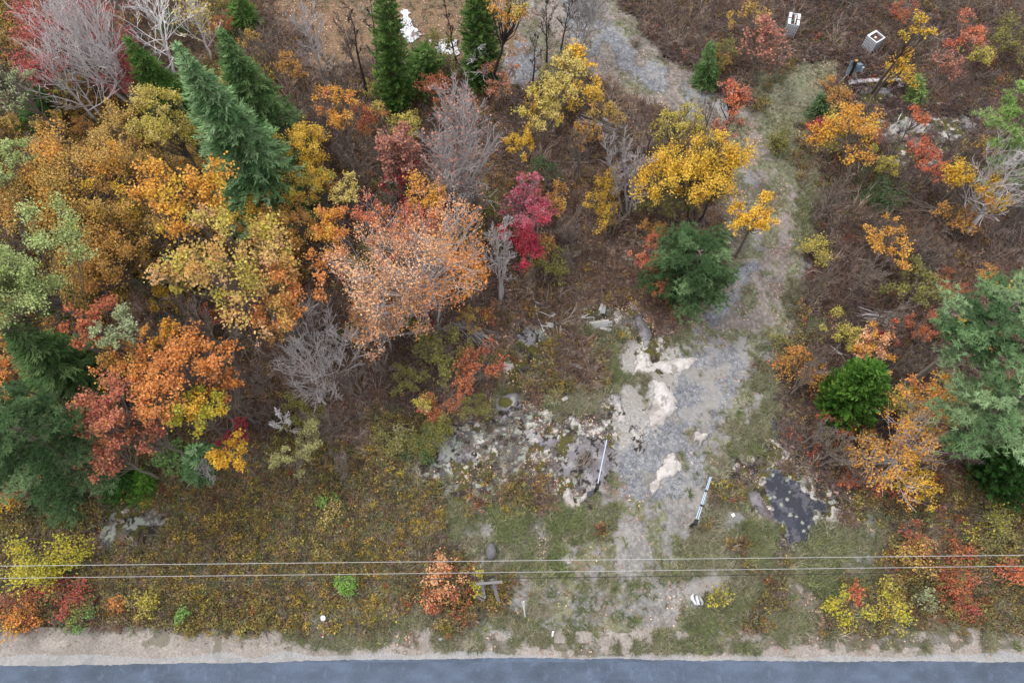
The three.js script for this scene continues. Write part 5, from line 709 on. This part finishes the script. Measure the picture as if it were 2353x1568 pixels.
{ const P = G(1838, 80), T = thing('wooden_pallet', 'grey weathered pallet lying beside the white tank with two pipes', 'pallet', P); T.rotation.y = -0.25; T.scale.setScalar(0.8); for (const x of [-0.4, 0, 0.4]) put(T, 'runner', box(0.09, 0.09, 1.1), mt.palletm, x * 0.8, 0.06, 0); for (let i = 0; i < 6; i++) put(T, 'slat', box(0.85, 0.025, 0.11), mt.palletm, 0, 0.121, -0.48 + i * 0.19); }
{ // brown post on two pale legs, with blue-grey panels
  const B = G(1950, 178), T = thing('post_stand', 'brown plank post on two pale legs carrying blue-grey panels', 'stand', B), L1 = G(1922, 198), L2 = G(1974, 200), rel = (p, y) => [p[0] - B[0], p[1] - B[1] + y, p[2] - B[2]], tp = U(1971, 134, 1.75), top = [tp[0] - B[0], 1.75, tp[2] - B[2]], at = (t, o = 0) => [top[0] * t + o, top[1] * t, top[2] * t];
  const bb = new Buf(64); tube(bb, [[0, -0.05, 0], at(0.5), at(1)], [0.11, 0.11, 0.1], 4, lin([78, 56, 44])); bb.mesh('post', M.bark, T, false); put(T, 'post_cap', box(0.14, 0.05, 0.14), mat([206, 160, 90], 0.8), top[0], top[1] + 0.02, top[2]);
  rod(T, 'leg', at(0.45, -0.05), rel(L1, 0.02), 0.03, mt.woodpale); rod(T, 'leg', at(0.5, 0.05), rel(L2, 0.02), 0.03, mt.woodpale);
  put(T, 'panel', box(0.22, 0.72, 0.05), mt.blue, at(0.7)[0] - 0.22, at(0.7)[1], at(0.7)[2] + 0.1, -0.5, 0.3, -0.25); put(T, 'panel', box(0.3, 0.4, 0.24), mt.blue, at(0.66)[0] + 0.26, at(0.66)[1], at(0.66)[2] + 0.05, -0.3, 0.5, -0.1);
  rod(T, 'pipe', [at(0.62)[0] + 0.42, at(0.62)[1] - 0.12, at(0.62)[2] + 0.16], [at(0.62)[0] + 0.45, at(0.62)[1] + 0.14, at(0.62)[2] + 0.12], 0.07, mt.alu, 10);
  put(T, 'red_block', box(0.16, 0.12, 0.3), mt.red, rel(G(1946, 184), 0.2)[0], 0.2, rel(G(1946, 184), 0)[2], 0, 0.6, 0); put(T, 'base_block', box(0.18, 0.1, 0.2), mt.hose, 0.05, 0.12, 0.35, 0, 0.4, 0); }
// flattened white hose with red edges, laid along the rocks
function hose(label, pts, w, dy) { const Pts = pts.map((p) => G(...p)), B = Pts[0], T = thing('flat_hose', label, 'hose', B), curve = new THREE.CatmullRomCurve3(Pts.map((p) => new THREE.Vector3(p[0] - B[0], p[1] - B[1] + dy, p[2] - B[2]))), n = pts.length * 10, f = (off, ww, up, name, m) => { const b = new Buf(256); for (let i = 0; i <= n; i++) { const t = i / n, p = curve.getPointAt(t), g = curve.getTangentAt(t), nx = -g.z, nz = g.x, wv = up + 0.03 * vn(t * 14, off * 9); for (const [s, y] of [[off - ww / 2, 0.02 * vn(t * 30, 4)], [off - ww / 5, 0.035 * vn(t * 22, 1)], [off + ww / 4, 0.035 * vn(t * 26, 2)], [off + ww / 2, 0.02 * vn(t * 33, 8)]]) b.v(p.x + nx * s, p.y + y + wv, p.z + nz * s, 1, 1, 1); if (i) for (let q = 0; q < 3; q++) { const a = (i - 1) * 4 + q; b.t(a, a + 1, a + 4); b.t(a + 1, a + 5, a + 4); } } b.mesh(name, m, T, true); }; f(0, w, 0, 'hose_band', mt.hose); f(-w * 0.34, w * 0.08, 0.035, 'red_stripe', mt.red); if (w > 0.2) f(w * 0.4, w * 0.06, 0.03, 'red_stripe', mt.red); return T; }
hose('white hose with red stripes along the top of the tan rock pile', [[1946, 196], [1975, 192], [2010, 190], [2045, 188], [2066, 192], [2064, 206]], 0.3, 0.2);
hose('short white and red striped hose piece beside the narrow scarlet plume', [[2118, 239], [2145, 242], [2165, 243], [2178, 243]], 0.16, 0.14);
hose('long pale hose with a red stripe curving down at the north-east', [[2200, 248], [2225, 258], [2252, 276], [2275, 300], [2299, 324]], 0.3, 0.1);
// gate bars on their posts
function gateBar(label, foot, end, twin, seed) { const h = 0.95, A0 = G(...foot), T = thing('gate_bar', label, 'gate bar', A0), E = U(end[0], end[1], A0[1] + h), S = U(foot[0], foot[1] - 6, A0[1] + h), a = [S[0] - A0[0], h, S[2] - A0[2]], e = [E[0] - A0[0], h, E[2] - A0[2]], l = Math.hypot(e[0] - a[0], e[2] - a[2]), nx = -(e[2] - a[2]) / l, nz = (e[0] - a[0]) / l;
  rod(T, 'post', [a[0], -0.1, a[2]], [a[0], h + 0.08, a[2]], 0.06, mt.dark, 12); put(T, 'post_head', box(0.15, 0.2, 0.22), mt.dark, a[0], h, a[2], 0, Math.atan2(e[0] - a[0], e[2] - a[2]), 0);
  const at = (t, o, y = 0) => [lerp(a[0], e[0], t) + nx * o, h + y, lerp(a[2], e[2], t) + nz * o];
  if (twin) { rod(T, 'bar', at(0.04, -0.04), at(1, -0.024), 0.022, mt.alu, 10); rod(T, 'bar', at(0.04, 0.04), at(1, 0.024), 0.022, mt.alu, 10); for (const t of [0.36, 0.68]) put(T, 'clamp', box(0.11, 0.07, 0.08), mt.dark, ...at(t, 0), 0, Math.atan2(e[0] - a[0], e[2] - a[2]), 0); put(T, 'end_knob', new THREE.SphereGeometry(0.05, 12, 8), mt.white, ...at(0.03, 0.06, 0.04)); }
  else { rod(T, 'bar', at(0.03, 0), at(1, 0), 0.026, mt.alu, 10); put(T, 'foot_plate', box(0.3, 0.34, 0.03), mt.steel, a[0] - 0.22, 0.2, a[2] + 0.12, -0.5, 0.4, 0); }
  return T; }
gateBar('single silver gate bar on a dark post over the grey outcrop', [1372, 1123], [1394, 1010], false);
gateBar('double silver gate bar with dark clamps on a post beside the drive', [1599, 1205], [1633, 1095], true);
// timber frame, poles and boards
{ const B = G(1143, 1378), T = thing('timber_frame', 'weathered grey timber frame of two uprights and a crossbeam in the verge', 'timber frame', B), rel = (p) => [p[0] - B[0], p[1] - B[1], p[2] - B[2]], bar = (n, a, b, w, m = mt.wood) => { const A = new THREE.Vector3(...a), E = new THREE.Vector3(...b), o = put(T, n, box(w, w * 0.75, A.distanceTo(E)), m, ...A.clone().add(E).multiplyScalar(0.5).toArray()); o.lookAt(T.localToWorld(E.clone())); return o; };
  T.updateMatrixWorld(true); const hb = 1.15; const u = (x, y, h) => rel(U(x, y, h));
  bar('upright', u(1145, 1380, 0.25), u(1130, 1330, hb), 0.13); bar('upright', u(1113, 1370, 0.25), u(1107, 1334, hb), 0.11); bar('crossbeam', u(1094, 1341, hb + 0.12), u(1154, 1336, hb + 0.12), 0.1);
  bar('board', u(1096, 1363, 0.35), u(1115, 1372, 0.3), 0.1, mt.plank); bar('board', u(1092, 1368, 0.3), u(1112, 1380, 0.22), 0.08); }
{ const B = G(1206, 1418), T = thing('pole_pair', 'two slim white poles leaning together at the drive mouth', 'poles', B), u = (x, y, h) => { const p = U(x, y, h); return [p[0] - B[0], p[1] - B[1], p[2] - B[2]]; }; rod(T, 'pole', [0, -0.05, 0], u(1203, 1381, 1.35), 0.024, mt.white); rod(T, 'pole', [0.03, -0.05, 0.02], u(1199, 1382, 1.25), 0.018, mt.white); }
function boards(label, cx, cy, list, m) { const B = G(cx, cy), T = thing('board_stack', label, 'boards', B), s = 1 / ppm(B); list.forEach(([x, y, l, w, deg, h], i) => put(T, 'board', box(l * s, 0.025, w * s), i % 3 === 1 ? mt.woodpale : m, x * s, 0.1 + h, y * s, 0.02 * (i % 3 - 1), -deg * Math.PI / 180, 0.03 * (i % 2))); return T; }
boards('flat stack of pale weathered boards on the grass east of the slope', 1380, 747, [[0, 3, 44, 14, -4, 0], [-4, -6, 46, 6, -8, 0.03], [2, -1, 48, 6, -10, 0.06], [4, 5, 42, 5, -4, 0.06], [10, 12, 26, 8, 18, 0.03], [-2, 2, 36, 4, -6, 0.09]], mt.plank);
boards('small heap of grey boards and a pale square plate', 1270, 738, [[-4, -14, 18, 6, -35, 0.06], [-2, -10, 18, 5, -28, 0.09], [0, -4, 20, 14, 14, 0], [4, 0, 26, 4, 62, 0.04], [-6, 12, 15, 13, 5, 0.02], [16, 4, 16, 4, 50, 0.01]], mt.wood);
boards('two bleached boards laid end to end in the green grass', 1325, 845, [[-10, -5, 20, 9, 18, 0.06], [6, 1, 16, 8, 20, 0.09], [16, 6, 30, 5, 22, 0.04]], mt.plank);
boards('lone white board at the grass edge above the moss', 1297, 918, [[0, 0, 14, 8, -30, 0.05]], mt.woodpale);
boards('pale slat lying by the dry grass behind the flat boards', 1385, 712, [[0, 0, 12, 22, 12, 0], [-5, -4, 6, 18, 20, 0.03]], mt.plank);
{ const B = G(1600, 1383), T = thing('rubbish_bag', 'crumpled white plastic rubbish with blue print on the grass', 'rubbish', B), s = 0.85 / ppm(B), R = rng(55), wr = (x, y, pts, m, h) => { const b = new Buf(256), n = 14, k = pts.length - 1; for (let i = 0; i <= n; i++) { const t = i / n * k, i0 = Math.min(k - 1, t | 0), f = t - i0, px = lerp(pts[i0][0], pts[i0 + 1][0], f), py = lerp(pts[i0][1], pts[i0 + 1][1], f), w = lerp(pts[i0][2], pts[i0 + 1][2], f); for (let q = 0; q < 6; q++) { const a = q / 5 * Math.PI; b.v((px + x + Math.cos(a) * w) * s, 0.04 + Math.sin(a) * (h * (0.7 + 0.6 * R())) + R() * 0.03, (py + y + (R() - 0.5) * 1.5) * s, 1, 1, 1); } if (i) for (let q = 0; q < 5; q++) { const a = (i - 1) * 6 + q; b.t(a, a + 1, a + 6); b.t(a + 1, a + 7, a + 6); } } b.mesh('plastic_fold', m, T, false); };
  wr(0, 0, [[-7, -22, 2], [-12, -16, 4], [-11, -6, 5], [-6, 2, 5], [-2, 8, 4]], mt.white, 0.13); wr(0, 0, [[1, -16, 3], [1, -9, 4], [3, 0, 4], [4, 7, 4]], mt.white, 0.17); wr(0, 0, [[8, -14, 3], [10, -8, 4], [13, 0, 5], [12, 8, 3]], mt.hose, 0.16); wr(0, 0, [[6, -1, 2], [7, 6, 3]], mt.bluep, 0.18); wr(0, 0, [[-14, -8, 2], [-11, 4, 3]], mt.blue, 0.09); }
{ const B = G(745, 1420), T = thing('bucket', 'round white plastic lid in the verge weeds', 'bucket lid', B), g = new THREE.LatheGeometry([[0.001, 0.04], [0.08, 0.04], [0.1, 0.036], [0.11, 0.016], [0.11, 0]].map((p) => new THREE.Vector2(...p)), 24); put(T, 'lid_disc', g, mt.white, 0, 0.22, 0, 0.35, 0, 0.2); }
{ const B = G(738, 1460), T = thing('drink_can', 'crushed red and white drink can on the gravel verge', 'can', B); rod(T, 'can_body', [-0.06, 0.05, -0.03], [0.05, 0.05, 0.03], 0.04, mt.red, 12); rod(T, 'can_end', [0.05, 0.05, 0.03], [0.1, 0.05, 0.06], 0.04, mt.white, 12); }
function scrap(label, x, y, l, w, yaw) { const T = thing('litter_scrap', label, 'litter', G(x, y)); put(T, 'paper_strip', box(l, 0.012, w), mt.white, 0, 0.05, 0, 0.1, yaw, 0.08); put(T, 'paper_fold', box(l * 0.5, 0.012, w * 0.8), mt.white, l * 0.1, 0.075, 0, -0.2, yaw + 0.3, 0.3); }
scrap('white paper scrap on the verge below the timber frame', 1012, 1468, 0.2, 0.07, 0.1);
scrap('thin white strip lying near the road at the drive mouth', 1269, 1456, 0.08, 0.22, -0.3);
scrap('pale square scrap in the grass east of the double gate bar', 1684, 1183, 0.14, 0.14, 0.5);
scrap('white scrap in the dark brush north of the cornerwise tank', 2010, 35, 0.22, 0.12, -0.5);
{ const B = G(1127, 1268), g = new THREE.IcosahedronGeometry(0.33, 5), p = g.attributes.position, c = new Float32Array(p.count * 3); for (let i = 0; i < p.count; i++) { const x = p.getX(i), y = p.getY(i), z = p.getZ(i), k = 1 + (fbm(x * 3 + 5, z * 3 + y * 2, 3) - 0.5) * 0.4; p.setXYZ(i, x * 0.62 * k, y * 0.8 * k, z * 1.05 * k); const q = lin([132, 130, 132]), j = 0.75 + 0.5 * vn(x * 14, z * 14 + y * 9); c.set([q[0] * j, q[1] * j, q[2] * j], i * 3); } g.setAttribute('color', new THREE.BufferAttribute(c, 3)); g.computeVertexNormals(); TRIS += p.count / 3; const o = new THREE.Mesh(g, M.rock); o.position.set(B[0], B[1] + 0.14, B[2]); tag(o, 'boulder', 'smooth grey boulder in the dry verge grass just above the wires', 'boulder'); }
// white sheets on the clearing
function sheet(label, poly, seed) { const P = poly.map((q) => { const g = G(...q); return [g[0], g[2]]; }), cx = P.reduce((s, q) => s + q[0], 0) / P.length, cz = P.reduce((s, q) => s + q[1], 0) / P.length, b = new Buf(1024), n = 46, x0 = Math.min(...P.map((q) => q[0])) - 0.2, x1 = Math.max(...P.map((q) => q[0])) + 0.2, z0 = Math.min(...P.map((q) => q[1])) - 0.2, z1 = Math.max(...P.map((q) => q[1])) + 0.2, ok = [], w = lin([232, 234, 240], 0.62), d = lin([150, 138, 130], 0.5), h0 = H(cx, cz);
  for (let j = 0; j <= n; j++) for (let i = 0; i <= n; i++) { const x = lerp(x0, x1, i / n), z = lerp(z0, z1, j / n), s = sdf(P, x, z) + (vn(x * 4, z * 4) - 0.5) * 0.3; ok.push(s > 0); const q = hash2(i + seed, j) > 0.9 || fbm(x * 2 + seed, z * 2, 3) > 0.66 ? d : w; b.v(x - cx, H(x, z) - h0 + 0.05 + 0.06 * fbm(x * 5, z * 5, 2), z - cz, q[0], q[1], q[2]); if (i && j && ok[ok.length - 1] && ok[ok.length - 2] && ok[ok.length - n - 2] && ok[ok.length - n - 3]) { const k = b.n - 1; b.t(k, k - n - 1, k - n - 2); b.t(k, k - n - 2, k - 1); } }
  const o = new THREE.Mesh(b.geo(true), M.rock); o.position.set(cx, h0, cz); tag(o, 'plastic_sheet', label, 'sheet'); }
sheet('long white plastic sheet beside the tall western cedar', [[922, 28], [938, 26], [950, 60], [968, 78], [960, 92], [940, 100], [920, 80]], 3);
sheet('white plastic sheet behind the low spreading cedar', [[985, 92], [1020, 92], [1048, 95], [1058, 115], [1046, 135], [1020, 132], [1000, 115]], 9);
// overhead wires
function wire(label, pts, h, r, m) { const A = U(pts[0][0], pts[0][1], h), C = U(pts[1][0], pts[1][1], h), e = 2.2, a = [lerp(C[0], A[0], e), lerp(C[2], A[2], e)], c = [lerp(A[0], C[0], e), lerp(A[2], C[2], e)], b = new Buf(256), P = [], Rr = [], mx = (a[0] + c[0]) / 2; for (let i = 0; i <= 60; i++) { const t = i / 60, s = t * 2 - 1; P.push([lerp(a[0], c[0], t) - mx, 0.5 * (s * s), lerp(a[1], c[1], t)]); Rr.push(r); } tube(b, P, Rr, 6, [1, 1, 1]); const o = new THREE.Mesh(b.geo(true), m); o.position.set(mx, h, 0); tag(o, 'overhead_wire', label, 'wire'); }
const bareAl = mat([210, 212, 212], 0.6, 0, 0.55), blackW = mat([34, 34, 36], 0.6);
wire('upper pale overhead wire, the farthest from the road', [[0, 1300], [2352, 1275]], 8.6, 0.0075, bareAl);
wire('middle pale overhead wire between the other pale one and the dark one', [[0, 1328], [2352, 1300]], 8.2, 0.007, bareAl);
wire('thin dark overhead wire, the nearest to the road', [[0, 1344], [2352, 1312]], 6.6, 0.0095, blackW);

console.log('triangles', Math.round(TRIS), 'top', scene.children.length);
renderer.render(scene, camera);
